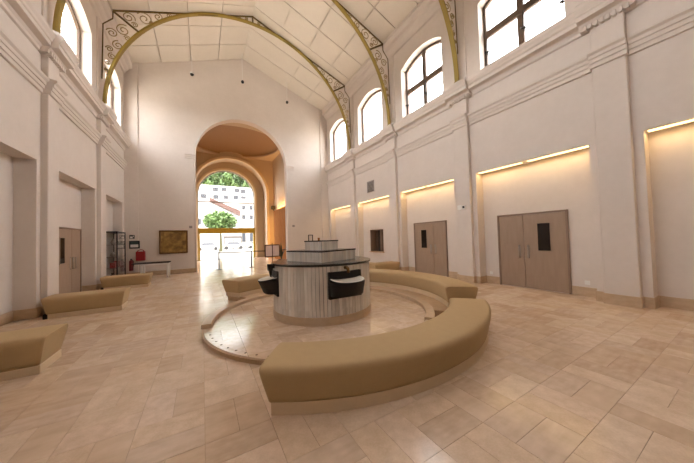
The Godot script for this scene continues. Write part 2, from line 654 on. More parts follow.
func make_window(n: int, s: int, k: int, crossed: bool) -> void:
	var c := (zc(k) + zc(k + 1)) / 2
	var root := struct("window_%d" % n, "arched clerestory window" + (" with dark crossed glazing bars" if crossed else " of one clear light"), side(s, -0.28, 6.45, c))
	var w0 := -0.33
	var w1 := -0.26
	var outer := PackedVector2Array([Vector2(c - 1.02, 6.4)])
	outer.append_array(seg_head(c - 1.02, c + 1.02, 8.5, 0.32))
	outer.append(Vector2(c + 1.02, 6.4))
	var inner := PackedVector2Array([Vector2(c - 0.94, 6.50)])
	inner.append_array(seg_head(c - 0.94, c + 0.94, 8.45, 0.29))
	inner.append(Vector2(c + 0.94, 6.50))
	var st := mb()
	var n_p := outer.size()
	for i in n_p:
		var j := (i + 1) % n_p
		var a := [side(s, w0, outer[i].y, outer[i].x), side(s, w0, outer[j].y, outer[j].x), side(s, w0, inner[j].y, inner[j].x), side(s, w0, inner[i].y, inner[i].x)]
		var b := [side(s, w1, outer[i].y, outer[i].x), side(s, w1, outer[j].y, outer[j].x), side(s, w1, inner[j].y, inner[j].x), side(s, w1, inner[i].y, inner[i].x)]
		quad(st, a[0], a[1], a[2], a[3])
		quad(st, b[0], b[1], b[2], b[3])
		quad(st, a[2], a[3], b[3], b[2])
		quad(st, a[0], a[1], b[1], b[0])
	objw("frame", st, M.win_frame, root)
	st = mb()
	prism(st, inner, func(p, d): return side(s, d, p.y, p.x), -0.302, -0.294)
	objw("pane", st, M.glass, root)
	if crossed:
		st = mb()
		sbox(st, s, w0, w1 + 0.02, 6.45, 8.8, c - 0.08, c + 0.08, 0.008)
		objw("mullion", st, M.win_frame, root)
		st = mb()
		sbox(st, s, w0, w1 + 0.03, 7.48, 7.68, c - 0.97, c + 0.97, 0.008)
		objw("transom", st, M.win_frame, root)
		for z in [c - 0.93, c - 0.09, c + 0.91]:
			st = mb()
			tube(st, PackedVector3Array([side(s, w1 + 0.02, 6.95, z), side(s, w1 + 0.09, 7.05, z), side(s, w1 + 0.04, 7.5, z)]), 0.016, 5)
			tube(st, PackedVector3Array([side(s, w1 + 0.02, 7.02, z - 0.05), side(s, w1 + 0.11, 7.02, z + 0.05)]), 0.03, 5)
			objw("stay", st, M.dark_metal, root)
	# sloping inner sill of plaster
	st = mb()
	prism(st, PackedVector2Array([Vector2(-0.27, 6.38), Vector2(0.0, 6.38), Vector2(0.0, 6.42), Vector2(-0.27, 6.47)]), func(p, d): return side(s, p.x, p.y, d), c - 1.02, c + 1.02)
	objw("sill", st, M.plaster, root)

func make_end_wall() -> void:
	var f := func(p, d): return V(p.x, p.y, d)
	var root := struct("wall_end", "cream gable wall with a tall round-headed opening")
	var st := mb()
	prism(st, arch_poly(XL - 0.75, XR + 0.75, 0.0, 12.6, CX, 2.42, 6.0), f, ZE, ZE + 0.5)
	objw("wall_body", st, M.plaster, root)
	# rounded edge of the opening
	st = mb()
	var pts := PackedVector3Array([V(CX - 2.42, 0, ZE + 0.01)])
	for i in 37:
		var a := PI - PI * i / 36.0
		pts.append(V(CX + 2.42 * cos(a), 6.0 + 2.42 * sin(a), ZE + 0.01))
	pts.append(V(CX + 2.42, 0, ZE + 0.01))
	tube(st, pts, 0.045, 8)
	objw("arch_bead", st, M.plaster, root)
	for s in [-1, 1]:
		st = mb()
		var prof := PackedVector2Array([Vector2(0, 5.84), Vector2(0.03, 5.85), Vector2(0.03, 5.92), Vector2(0.05, 5.94), Vector2(0.05, 6.0), Vector2(0.08, 6.03), Vector2(0.09, 6.09), Vector2(0, 6.1)])
		prism(st, prof, func(p, d): return V(d, p.y, ZE - p.x), CX + s * 2.38, CX + s * 2.86)
		objw("impost", st, M.plaster, root)
		st = mb()
		var xa: float = XR - 0.5 if s > 0 else XL
		box(st, xa, xa + 0.5, 0.0, 10.5, ZE - 0.06, ZE + 0.01)
		objw("corner_strip", st, M.plaster, root)
	var bb := struct("baseboard_end", "beige stone baseboard on the gable wall")
	for e in [[XL, CX - 2.42], [CX + 2.42, XR]]:
		st = mb()
		cbox(st, e[0], e[1], 0.0, 0.21, ZE - 0.085, ZE, 0.006)
		objw("skirting", st, M.stone_base, bb)
	# the other gable, with the same opening into an unlit corridor
	root = struct("wall_back", "cream gable wall with an opening into an unlit corridor")
	st = mb()
	prism(st, arch_poly(XL - 0.75, XR + 0.75, 0.0, 12.6, CX, 2.42, 6.0), f, ZB - 0.5, ZB)
	objw("wall_body", st, M.plaster, root)
	root = struct("wall_corridor", "ochre corridor behind the viewer")
	st = mb()
	for s in [-1, 1]:
		var xa: float = CX + s * 3.0
		box(st, minf(xa, xa + s * 0.4), maxf(xa, xa + s * 0.4), 0, 9.0, ZB - 8.0, ZB - 0.5)
	box(st, CX - 3.4, CX + 3.4, 0, 9.0, ZB - 8.4, ZB - 8.0)
	box(st, CX - 3.4, CX + 3.4, 8.8, 9.0, ZB - 8.4, ZB - 0.5)
	objw("corridor_walls", st, M.ochre, root)

func make_ceiling() -> void:
	var root := struct("ceiling", "pitched ceiling of cream boards in narrow frames")
	var rs := mb()
	box(rs, CX - 0.35, CX + 0.35, RIDGE + 0.045, RIDGE + 0.45, ZB - 0.3, ZE + 0.4)
	objw("ridge_leak_cap", rs, M.ceil, root)  # added cap, keeps sky light from leaking in between the decks
	for s in [-1, 1]:
		var st := mb()
		var n := Vector3(s * SLOPE, 1, 0).normalized()
		var p := []
		for i in 8:
			var dx := 5.9 if i & 1 else 0.0
			p.append(V(CX + s * dx, RIDGE - SLOPE * dx, ZE + 0.4 if i & 4 else ZB - 0.3) + n * (0.35 if i & 2 else 0.07))
		hexa(st, p)
		objw("roof_deck", st, M.ceil, root)
		var cols := [0.0, 1.27, 2.54, 3.79, 5.05]
		var nz := 14
		for j in nz:
			var z1 := ZE - j * 1.242
			var z0 := z1 - 1.242
			for i in 4:
				st = mb()
				p = []
				for q in 8:
					var dx: float = cols[i + 1] - 0.018 if q & 1 else cols[i] + (0.018 if i else 0.0)
					p.append(V(CX + s * dx, RIDGE - SLOPE * dx, z1 - 0.015 if q & 4 else z0 + 0.015) + n * (0.04 if q & 2 else 0.0))
				hexa(st, p)
				objw("panel", st, M.ceil, root)

# ------------------------------------------------------------------ iron ribs
func spiral(c: Vector2, r: float, a0: float, dir: float, turns := 1.6) -> PackedVector2Array:
	var p := PackedVector2Array()
	var n := 22
	for i in n + 1:
		var t := float(i) / n
		var a := a0 + dir * TAU * turns * t
		p.append(c + Vector2(cos(a), sin(a)) * r * (1.0 - 0.82 * t))
	return p

func make_rib(k: int, label: String) -> void:
	var z := zc(k)
	var R := 5.07
	var cy := 6.47
	var root := thing("iron_arch_rib", label, "arch rib", V(CX, 6.4, z), "gilded iron ribs under the ceiling")
	var st := mb()
	var rings := []
	for i in 65:
		var a := PI * i / 64.0
		var ring := PackedVector3Array()
		for q in [[-0.05, -0.075], [-0.05, 0.075], [-0.02, 0.075], [-0.02, 0.02], [0.05, 0.02], [0.05, -0.02], [-0.02, -0.02], [-0.02, -0.075]]:
			ring.append(V(CX + (R + q[0]) * cos(a), cy + (R + q[0]) * sin(a), z + q[1]))
		rings.append(ring)
	loft(st, rings, true, false, -1)
	objw("arch", st, M.gilt, root)
	for s in [-1, 1]:
		var f := func(p: Vector2, dz := 0.0) -> Vector3: return V(CX + s * p.x, p.y, z + dz)
		st = mb()
		tube(st, PackedVector3Array([f.call(Vector2(0, 11.86)), f.call(Vector2(4.84, 11.86 - SLOPE * 4.84))]), 0.032, 6)
		objw("top_chord", st, M.gilt_dark, root)
		st = mb()
		tube(st, PackedVector3Array([f.call(Vector2(4.08, 9.47)), f.call(Vector2(4.83, 9.98))]), 0.036, 6)
		objw("strut", st, M.gilt_dark, root)
		st = mb()
		tube(st, PackedVector3Array([f.call(Vector2(4.83, 9.98)), f.call(Vector2(4.84, 9.7)), f.call(Vector2(5.1, 9.4)), f.call(Vector2(5.13, 7.4))]), 0.02, 6)
		objw("wall_bar", st, M.gilt_dark, root)
		# bracket foot on the cornice
		st = mb()
		var fp: Vector3 = f.call(Vector2(R, 6.42))
		cbox(st, fp.x - 0.07, fp.x + 0.07, 6.36, 6.46, z - 0.1, z + 0.1, 0.01)
		objw("foot", st, M.gilt, root)
		for q in [[3.93, 10.07, 0.25, 0.5, 1], [3.52, 10.33, 0.16, 0.9, 1], [3.17, 10.54, 0.10, 0.9, 1], [4.40, 9.93, 0.20, 3.4, -1], [2.88, 10.67, 0.06, 0.9, 1], [4.22, 9.72, 0.1, 0.2, 1], [3.72, 9.98, 0.08, 2.0, -1],
				[4.55, 9.38, 0.22, 2.0, -1], [4.86, 9.16, 0.17, 0.3, 1], [4.44, 9.12, 0.1, 0.3, 1], [4.70, 8.76, 0.17, 1.6, -1], [4.93, 8.55, 0.11, 0.2, 1], [4.86, 8.30, 0.12, 1.6, -1], [4.98, 8.02, 0.08, 1.6, 1], [5.02, 7.76, 0.06, 1.6, -1],
				[0.28, 11.65, 0.075, 2.0, 1], [0.55, 11.59, 0.06, 2.0, -1], [0.8, 11.52, 0.04, 2.0, 1]]:
			st = mb()
			var line := PackedVector3Array()
			for p in spiral(Vector2(q[0], q[1]), q[2], q[3], q[4]):
				line.append(f.call(p))
			tube(st, line, 0.016, 5)
			objw("scroll", st, M.gilt_scroll, root)
	st = mb()
	box(st, CX - 0.03, CX + 0.03, 11.5, 11.88, z - 0.03, z + 0.03)
	objw("king_post", st, M.gilt_dark, root)

# ------------------------------------------------------------------ doors, hatch, niche lights
func make_door(n: int, label: String, s: int, z0: float, z1: float, split: float, win_low: bool) -> void:
	var root := struct("door_%d" % n, label, side(s, -0.3, 0, (z0 + z1) / 2))
	var wf := -0.33
	var st := mb()
	sbox(st, s, wf - 0.02, wf + 0.05, 0.0, 2.04, z0 - 0.045, z0, 0.006)
	sbox(st, s, wf - 0.02, wf + 0.05, 0.0, 2.04, z1, z1 + 0.045, 0.006)
	sbox(st, s, wf - 0.02, wf + 0.05, 2.0, 2.045, z0 - 0.045, z1 + 0.045, 0.006)
	objw("frame", st, M.door_frame, root)
	for h in 2:
		var a := z0 if h == 0 else split
		var b := split if h == 0 else z1
		st = mb()
		sbox(st, s, wf - 0.01, wf + 0.03, 0.012, 1.995, a + 0.005, b - 0.005, 0.006)
		var leaf := objw("leaf", st, M.door, root)
		var glazed: bool = (h == 0) == win_low
		if glazed:
			var zw := split - 0.47 if win_low else split + 0.46
			if n == 3:
				zw = split - 0.6
			st = mb()
			for e in [[1.0, 1.03, zw - 0.16, zw + 0.16], [1.74, 1.77, zw - 0.16, zw + 0.16], [1.0, 1.77, zw - 0.17, zw - 0.135], [1.0, 1.77, zw + 0.135, zw + 0.17]]:
				sbox(st, s, wf + 0.025, wf + 0.042, e[0], e[1], e[2], e[3], 0.004)
			objw("window_bead", st, M.door, leaf)
			st = mb()
			sbox(st, s, wf + 0.026, wf + 0.034, 1.02, 1.75, zw - 0.14, zw + 0.14)
			objw("window_pane", st, M.dark_glass, leaf)
		var zh := split - 0.11 if h == 0 else split + 0.11
		st = mb()
		tube(st, PackedVector3Array([side(s, wf + 0.03, 1.17, zh), side(s, wf + 0.085, 1.17, zh), side(s, wf + 0.085, 0.83, zh), side(s, wf + 0.03, 0.83, zh)]), 0.014, 6)
		sbox(st, s, wf + 0.028, wf + 0.036, 0.86, 1.14, zh - 0.025, zh + 0.025, 0.003)
		objw("handle", st, M.steel, leaf)

func make_niche_light(k: int, label: String) -> void:
	var z0 := zc(k) + 0.39
	var z1 := minf(zc(k + 1) - 0.39, 14.66)
	var m := (z0 + z1) / 2
	var root := thing("niche_light", label, "light", side(1, -0.16, 3.36, m), "light strips in the niche heads")
	for e in [[z0 + 0.04, m - 0.07], [m + 0.07, z1 - 0.04]]:
		var st := mb()
		sbox(st, 1, -0.14, -0.07, 3.375, 3.4, e[0], e[1], 0.004)
		objw("diffuser", st, M.led, root)
		area_light(root, side(1, -0.105, 3.366, (e[0] + e[1]) / 2), Vector3(0.0, -1, 0), Vector2(e[1] - e[0], 0.06), c8(255, 214, 150), LED_ENERGY)

const LED_ENERGY := 0.5

func make_hatch() -> void:
	var root := struct("window_11", "square serving hatch with a pale ledge and dark curtain behind", side(1, -0.4, 0.76, 10.2))
	var st := mb()
	cells(st, 1, -0.75, -0.325, 0.755, 1.905, 9.645, 10.745, [[9.67, 10.72, 0.78, 1.88]])
	objw("lining", st, M.door_frame, root)
	st = mb()
	sbox(st, 1, -0.6, -0.27, 0.74, 0.79, 9.6, 10.79, 0.01)
	objw("ledge", st, M.stone, root)
	st = mb()
	sbox(st, 1, -0.8, -0.75, 0.7, 2.0, 9.5, 10.9)
	objw("backing", st, M.black, root)
	for i in 6:
		st = mb()
		var z := 9.78 + i * 0.17
		sbox(st, 1, -0.72, -0.69 + 0.02 * (i % 2), 0.8, 1.87, z - 0.075, z + 0.075, 0.015)
		objw("curtain_strip", st, [M.door_frame, M.vent_dark, M.win_frame][i % 3], root)

# ------------------------------------------------------------------ benches
func seat_profile(half: float) -> PackedVector2Array:
	# across the seat: u from -half to half, height from 0
	var p := PackedVector2Array()
	for q in [[-half + 0.05, 0.105], [-half + 0.042, 0.14], [-half + 0.012, 0.28], [-half + 0.002, 0.35], [-half, 0.375], [-half + 0.006, 0.395], [-half + 0.018, 0.409], [-half + 0.035, 0.416], [-half + 0.06, 0.42], [-half + 0.14, 0.423]]:
		p.append(Vector2(q[0], q[1]))
	var m := p.size()
	for i in m:
		p.append(Vector2(-p[m - 1 - i].x, p[m - 1 - i].y))
	return p

func bench_body(st: SurfaceTool, prof: PackedVector2Array, f: Callable, length: float, n: int) -> void:
	# f(u, h, along) places a point; the ends are drawn in towards the foot and rounded over
	var rings := []
	var mid := Vector2(0, 0.285)
	var steps := [[0.0, 0.96, 0.0], [0.008, 0.985, 0.0], [0.022, 1.0, 0.0]]
	for q in steps:
		rings.append(_ring(prof, f, q[0], q[1], mid, length, 0))
	for i in range(1, n):
		rings.append(_ring(prof, f, length * i / n, 1.0, mid, length, 2))
	for i in 3:
		rings.append(_ring(prof, f, steps[2 - i][0], steps[2 - i][1], mid, length, 1))
	loft(st, rings, true, false, 0)
	cap(st, rings[0], prof)
	cap(st, rings[-1], prof)

func _ring(prof: PackedVector2Array, f: Callable, d: float, k: float, mid: Vector2, length: float, end: int) -> PackedVector3Array:
	var ring := PackedVector3Array()
	for p in prof:
		var q := mid + (p - mid) * k
		var taper := (0.423 - q.y) / 0.32 * 0.065
		var t := d
		if end == 0:
			t = d + taper
		elif end == 1:
			t = length - d - taper
		ring.append(f.call(q.x, q.y, t))
	return ring

func ring_bench(label: String, a0: float, a1: float, level: float) -> void:
	# a bench curved round the counter, angles in degrees
	var rm := 2.67
	var am := deg_to_rad((a0 + a1) / 2)
	var root := thing("curved_bench", label, "bench", V(FC.x + rm * cos(am), level, FC.y + rm * sin(am)), "curved benches round the counter")
	var f := func(u: float, h: float, t: float) -> Vector3:
		var a := deg_to_rad(a0) + t / rm
		return V(FC.x + (rm + u) * cos(a), level + h, FC.y + (rm + u) * sin(a))
	var length := deg_to_rad(a1 - a0) * rm
	var st := mb()
	bench_body(st, seat_profile(0.29), f, length, 40)
	objw("seat", st, M.fabric, root)
	st = mb()
	var rings := []
	var pp := PackedVector2Array([Vector2(-0.235, 0), Vector2(-0.235, 0.108), Vector2(0.243, 0.108), Vector2(0.243, 0)])
	for i in 41:
		var ring := PackedVector3Array()
		for q in pp:
			ring.append(f.call(q.x, q.y, 0.085 + (length - 0.17) * i / 40.0))
		rings.append(ring)
	loft(st, rings, true, false, -1)
	cap(st, rings[0], pp)
	cap(st, rings[-1], pp)
	objw("plinth", st, M.bench_base, root)

func straight_bench() -> Node3D:
	# along local x from 0 to 1.32, centred on local z
	var root := thing("wall_bench", "", "bench", Vector3.ZERO, "upholstered benches set against the side walls")
	var f := func(u: float, h: float, t: float) -> Vector3: return Vector3(t, h * 1.08 - 0.012, u)
	var st := mb()
	bench_body(st, seat_profile(0.31), f, 1.32, 6)
	obj("seat", st, M.fabric, root)
	st = mb()
	cbox(st, 0.09, 1.262, 0.0, 0.103, -0.262, 0.262, 0.006)
	obj("plinth", st, M.bench_base, root)
	st = mb()
	cbox(st, 0.01, 0.08, 0.0, 0.103, -0.24, 0.24, 0.006)
	obj("foot", st, M.foot, root)
	return root

# ------------------------------------------------------------------ the counter and its platform
func sector(st: SurfaceTool, r0: float, r1: float, y0: float, y1: float, a0: float, a1: float, n: int, b := 0.008) -> void:
	var pp := PackedVector2Array([Vector2(r0, y0), Vector2(r0, y1 - b), Vector2(r0 + b, y1), Vector2(r1 - b, y1), Vector2(r1, y1 - b), Vector2(r1, y0)])
	var rings := []
	for i in n + 1:
		var a := deg_to_rad(lerpf(a0, a1, float(i) / n))
		var ring := PackedVector3Array()
		for q in pp:
			ring.append(V(FC.x + q.x * cos(a), q.y, FC.y + q.x * sin(a)))
		rings.append(ring)
	loft(st, rings, true, false, -1)
	cap(st, rings[0], pp)
	cap(st, rings[-1], pp)

func circle_poly(r: float, n := 96) -> PackedVector2Array:
	var p := PackedVector2Array()
	for i in n:
		p.append(FC + Vector2(cos(TAU * i / n), sin(TAU * i / n)) * r)
	return p

func make_platform() -> void:
	var root := thing("round_platform", "low round travertine platform with studded front edge around the counter", "platform", V(FC.x, 0, FC.y))
	var st := mb()
	# solid disc with rounded riser
	var rings := []
	var prof := [[2.115, 0.0], [2.115, 0.045], [2.125, 0.05], [2.125, 0.056]]
	for i in 120:
		var a := TAU * i / 120
		var ring := PackedVector3Array()
		for q in prof:
			ring.append(V(FC.x + q[0] * cos(a), q[1], FC.y + q[0] * sin(a)))
		rings.append(ring)
	loft(st, rings, false, true, -1)
	var c := circle_poly(2.125, 120)
	for i in 120:
		tri(st, V(FC.x, 0.056, FC.y), V(c[i].x, 0.056, c[i].y), V(c[(i + 1) % 120].x, 0.056, c[(i + 1) % 120].y))
	objw("disc", st, M.stone, root)
	# paving slabs of the disc, cut round at the rim
	var rim := circle_poly(2.1)
	for r in basket(FC.x - 2.2, FC.x + 2.2, FC.y - 2.2, FC.y + 2.2):
		if r.get_center().distance_to(FC) < 0.6:
			continue
		var cut := Geometry2D.intersect_polygons(rect_poly(r), rim)
		for poly in cut:
			if poly.size() < 3:
				continue
			var ts := mb()
			tile_shape(ts, poly, 0.068)
			objw("slab", ts, M.tile[rng.randi() % M.tile.size()], root)
	# studs set in the open front edge
	for i in 15:
		var a := deg_to_rad(186 + i * 5.0)
		st = mb()
		var p := V(FC.x + 2.02 * cos(a), 0.068, FC.y + 2.02 * sin(a))
		lathe(st, [[0.0, 0.005], [0.013, 0.005], [0.017, 0.0]], p, 10)
		objw("stud", st, M.stud, root)
	root = thing("bench_ledge", "raised travertine ledge with narrow ends under the curved benches", "ledge", V(FC.x, 0, FC.y + 2.4))
	st = mb()
	sector(st, 1.985, 2.14, 0.069, 0.14, -56, 176, 90)
	sector(st, 2.0, 2.12, 0.069, 0.10, -61, -56, 4)
	objw("kerb", st, M.stone_base, root)
	st = mb()
	sector(st, 2.14, 2.92, 0.001, 0.119, -42, 122, 80)
	objw("deck", st, M.stone, root)

func make_counter() -> void:
	var root := thing("round_counter", "round drinking-fountain counter clad in pale striped slats with stepped square tiers", "counter", V(FC.x, 0.068, FC.y))
	var cen := V(FC.x, 0, FC.y)
	var st := mb()
	lathe(st, [[0.0, 0.069], [0.965, 0.069], [0.965, 0.195], [0.955, 0.205], [0.0, 0.205]], cen, 72, -1)
	objw("plinth", st, M.stone_base, root)
	st = mb()
	lathe(st, [[0.0, 0.2], [0.928, 0.2], [0.928, 1.05], [0.0, 1.05]], cen, 72, -1)
	objw("core", st, M.core, root)
	var n := 92
	for i in n:
		var a0 := TAU * (i + 0.07) / n
		var a1 := TAU * (i + 0.93) / n
		st = mb()
		var p := []
		for q in 8:
			var a := a1 if q & 1 else a0
			var r := 0.955 if q & 4 else 0.92
			p.append(V(FC.x + r * cos(a), 1.045 if q & 2 else 0.205, FC.y + r * sin(a)))
		hexa(st, p)
		objw("slat", st, M.slat[rng.randi() % M.slat.size()], root)
	st = mb()
	lathe(st, [[0.0, 1.04], [0.977, 1.04], [0.987, 1.048], [0.987, 1.072], [0.977, 1.08], [0.0, 1.08]], cen, 96, -1)
	objw("counter_top", st, M.dark_top, root)
	# two square tiers, a corner towards the doors of the hall
	var tiers := [[0.69, 1.08, 1.26, 1.285, 13], [0.335, 1.285, 1.45, 1.472, 6]]
	for t in tiers:
		var hd: float = t[0]
		var base := deg_to_rad(-114.2)
		var cor := []
		for i in 4:
			var a := base + PI / 2 * i
			cor.append(FC + Vector2(cos(a), sin(a)) * hd)
		st = mb()
		var inner := []
		for i in 4:
			inner.append(FC + (cor[i] - FC) * ((hd - 0.028) / hd))
		var p := []
		for q in [[0, 0], [1, 0], [0, 1], [1, 1], [3, 0], [2, 0], [3, 1], [2, 1]]:
			p.append(V(inner[q[0]].x, t[2] if q[1] else t[1], inner[q[0]].y))
		hexa(st, p)
		objw("tier_core", st, M.core, root)
		for i in 4:
			var a: Vector2 = cor[i]
			var b: Vector2 = cor[(i + 1) % 4]
			var ia: Vector2 = inner[i]
			var ib: Vector2 = inner[(i + 1) % 4]
			for j in int(t[4]):
				var u0: float = (j + 0.05) / t[4]
				var u1: float = (j + 0.95) / t[4]
				st = mb()
				p = []
				for q in 8:
					var u := u1 if q & 1 else u0
					var w := a.lerp(b, u) if q & 4 else ia.lerp(ib, u)
					p.append(V(w.x, t[2] if q & 2 else t[1], w.y))
				hexa(st, p)
				objw("slat", st, M.slat[rng.randi() % M.slat.size()], root)
		st = mb()
		p = []
		for q in [[0, 0], [1, 0], [0, 1], [1, 1], [3, 0], [2, 0], [3, 1], [2, 1]]:
			var w: Vector2 = FC + (cor[q[0]] - FC) * ((hd + 0.012) / hd)
			p.append(V(w.x, t[3] if q[1] else t[2], w.y))
		hexa(st, p)
		objw("tier_top", st, M.dark_top, root)
	for deg in [-90.0, 180.0]:
		var a := deg_to_rad(deg)
		var o := Vector2(cos(a), sin(a))
		var t := Vector2(-sin(a), cos(a))
		var g := func(out: float, along: float, y: float) -> Vector3:
			var w: Vector2 = FC + o * out + t * along
			return V(w.x, y, w.y)
		st = mb()
		var hw := 0.31 if deg < 0 else 0.2
		var p := []
		for q in 8:
			p.append(g.call(0.965 if q & 4 else 0.85, hw if q & 1 else -hw, 0.945 if q & 2 else 0.50))
		hexa(st, p)
		var panel := objw("basin_back", st, M.dark_panel, root)
		# bowl: half-round in plan, drawn in below
		st = mb()
		var rings := []
		for lv in [[0.0, 0.545, 0.0], [0.62, 0.55, 1.0], [0.70, 0.57, 1.0], [0.86, 0.68, 1.0], [1.0, 0.77, 1.0], [1.02, 0.785, 1.0], [1.0, 0.79, 1.0], [0.93, 0.79, 1.0]]:
			var ring := PackedVector3Array()
			for i in 25:
				var b := -PI / 2 + PI * i / 24.0
				var ww: float = (hw - 0.005) * lerpf(0.9, 1.0, lv[0])
				ring.append(g.call(0.965 + 0.28 * lv[0] * pow(maxf(cos(b), 0.0), 0.6), ww * sin(b) * (1.0 if lv[2] > 0 else 0.0), lv[1]))
			rings.append(ring)
		loft(st, rings, false, false, 0)
		var bowl := objw("basin", st, M.dark_panel, root)
		st = mb()
		rings = []
		for lv in [[0.99, 0.793], [0.96, 0.80], [0.9, 0.798], [0.7, 0.785], [0.4, 0.778], [0.0, 0.776]]:
			var ring := PackedVector3Array()
			for i in 25:
				var b := -PI / 2 + PI * i / 24.0
				ring.append(g.call(0.966 + 0.28 * lv[0] * pow(maxf(cos(b), 0.0), 0.6), (hw - 0.01) * lv[0] * sin(b), lv[1] + 0.04 * (1.0 - lv[0] * pow(maxf(cos(b), 0.0), 0.6))))
			rings.append(ring)
		loft(st, rings, false, false, 0)
		objw("basin_lining", st, M.basin_white, bowl)
		# tap: rose on the slats, short arm, tapering nozzle
		st = mb()
		if deg < 0:
			tube(st, PackedVector3Array([g.call(0.94, 0, 1.0), g.call(1.0, 0, 1.012), g.call(1.045, 0, 0.99), g.call(1.06, 0, 0.94)]), [0.03, 0.03, 0.028, 0.022], 8)
		else:
			tube(st, PackedVector3Array([g.call(0.94, 0, 1.02), g.call(1.0, 0, 1.02)]), 0.03, 8)
			tube(st, PackedVector3Array([g.call(1.035, 0, 1.07), g.call(1.035, 0, 0.955)]), [0.055, 0.05], 4)
		var tap := objw("tap", st, M.bronze if deg < 0 else M.dark_metal, root)
		st = mb()
		tube(st, PackedVector3Array([g.call(1.035, 0, 0.96), g.call(1.03, 0, 0.90), g.call(1.02, 0, 0.83)]) if deg > 0 else PackedVector3Array([g.call(1.06, 0, 0.945), g.call(1.062, 0, 0.93), g.call(1.064, 0, 0.92)]), [0.034, 0.026, 0.012], 8)
		objw("nozzle", st, M.dark_metal if deg > 0 else M.bronze, tap)
	# small things standing on the top tier
	var gl := thing("acrylic_holder", "small clear upright holder on the top tier of the counter", "holder", V(FC.x - 0.24, 1.472, FC.y - 0.02))
	st = mb()
	for e in [[-0.05, -0.035], [0.035, 0.05]]:
		cbox(st, e[0], e[1], 0.0, 0.12, -0.008, 0.008, 0.002)
	cbox(st, -0.05, 0.05, 0.105, 0.12, -0.008, 0.008, 0.002)
	obj("frame", st, M.dark_metal, gl)
	st = mb()
	cbox(st, -0.036, 0.036, 0.0, 0.106, -0.003, 0.003, 0.001)
	obj("sheet", st, M.glass, gl)
	var cup := thing("paper_cup", "tiny brown cup on the top tier of the counter", "cup", V(FC.x - 0.1, 1.472, FC.y - 0.1))
	st = mb()
	lathe(st, [[0.0, 0.0], [0.018, 0.0], [0.024, 0.055], [0.021, 0.055], [0.016, 0.006], [0.0, 0.006]], Vector3.ZERO, 14)
	obj("cup", st, M.wood_panel, cup)

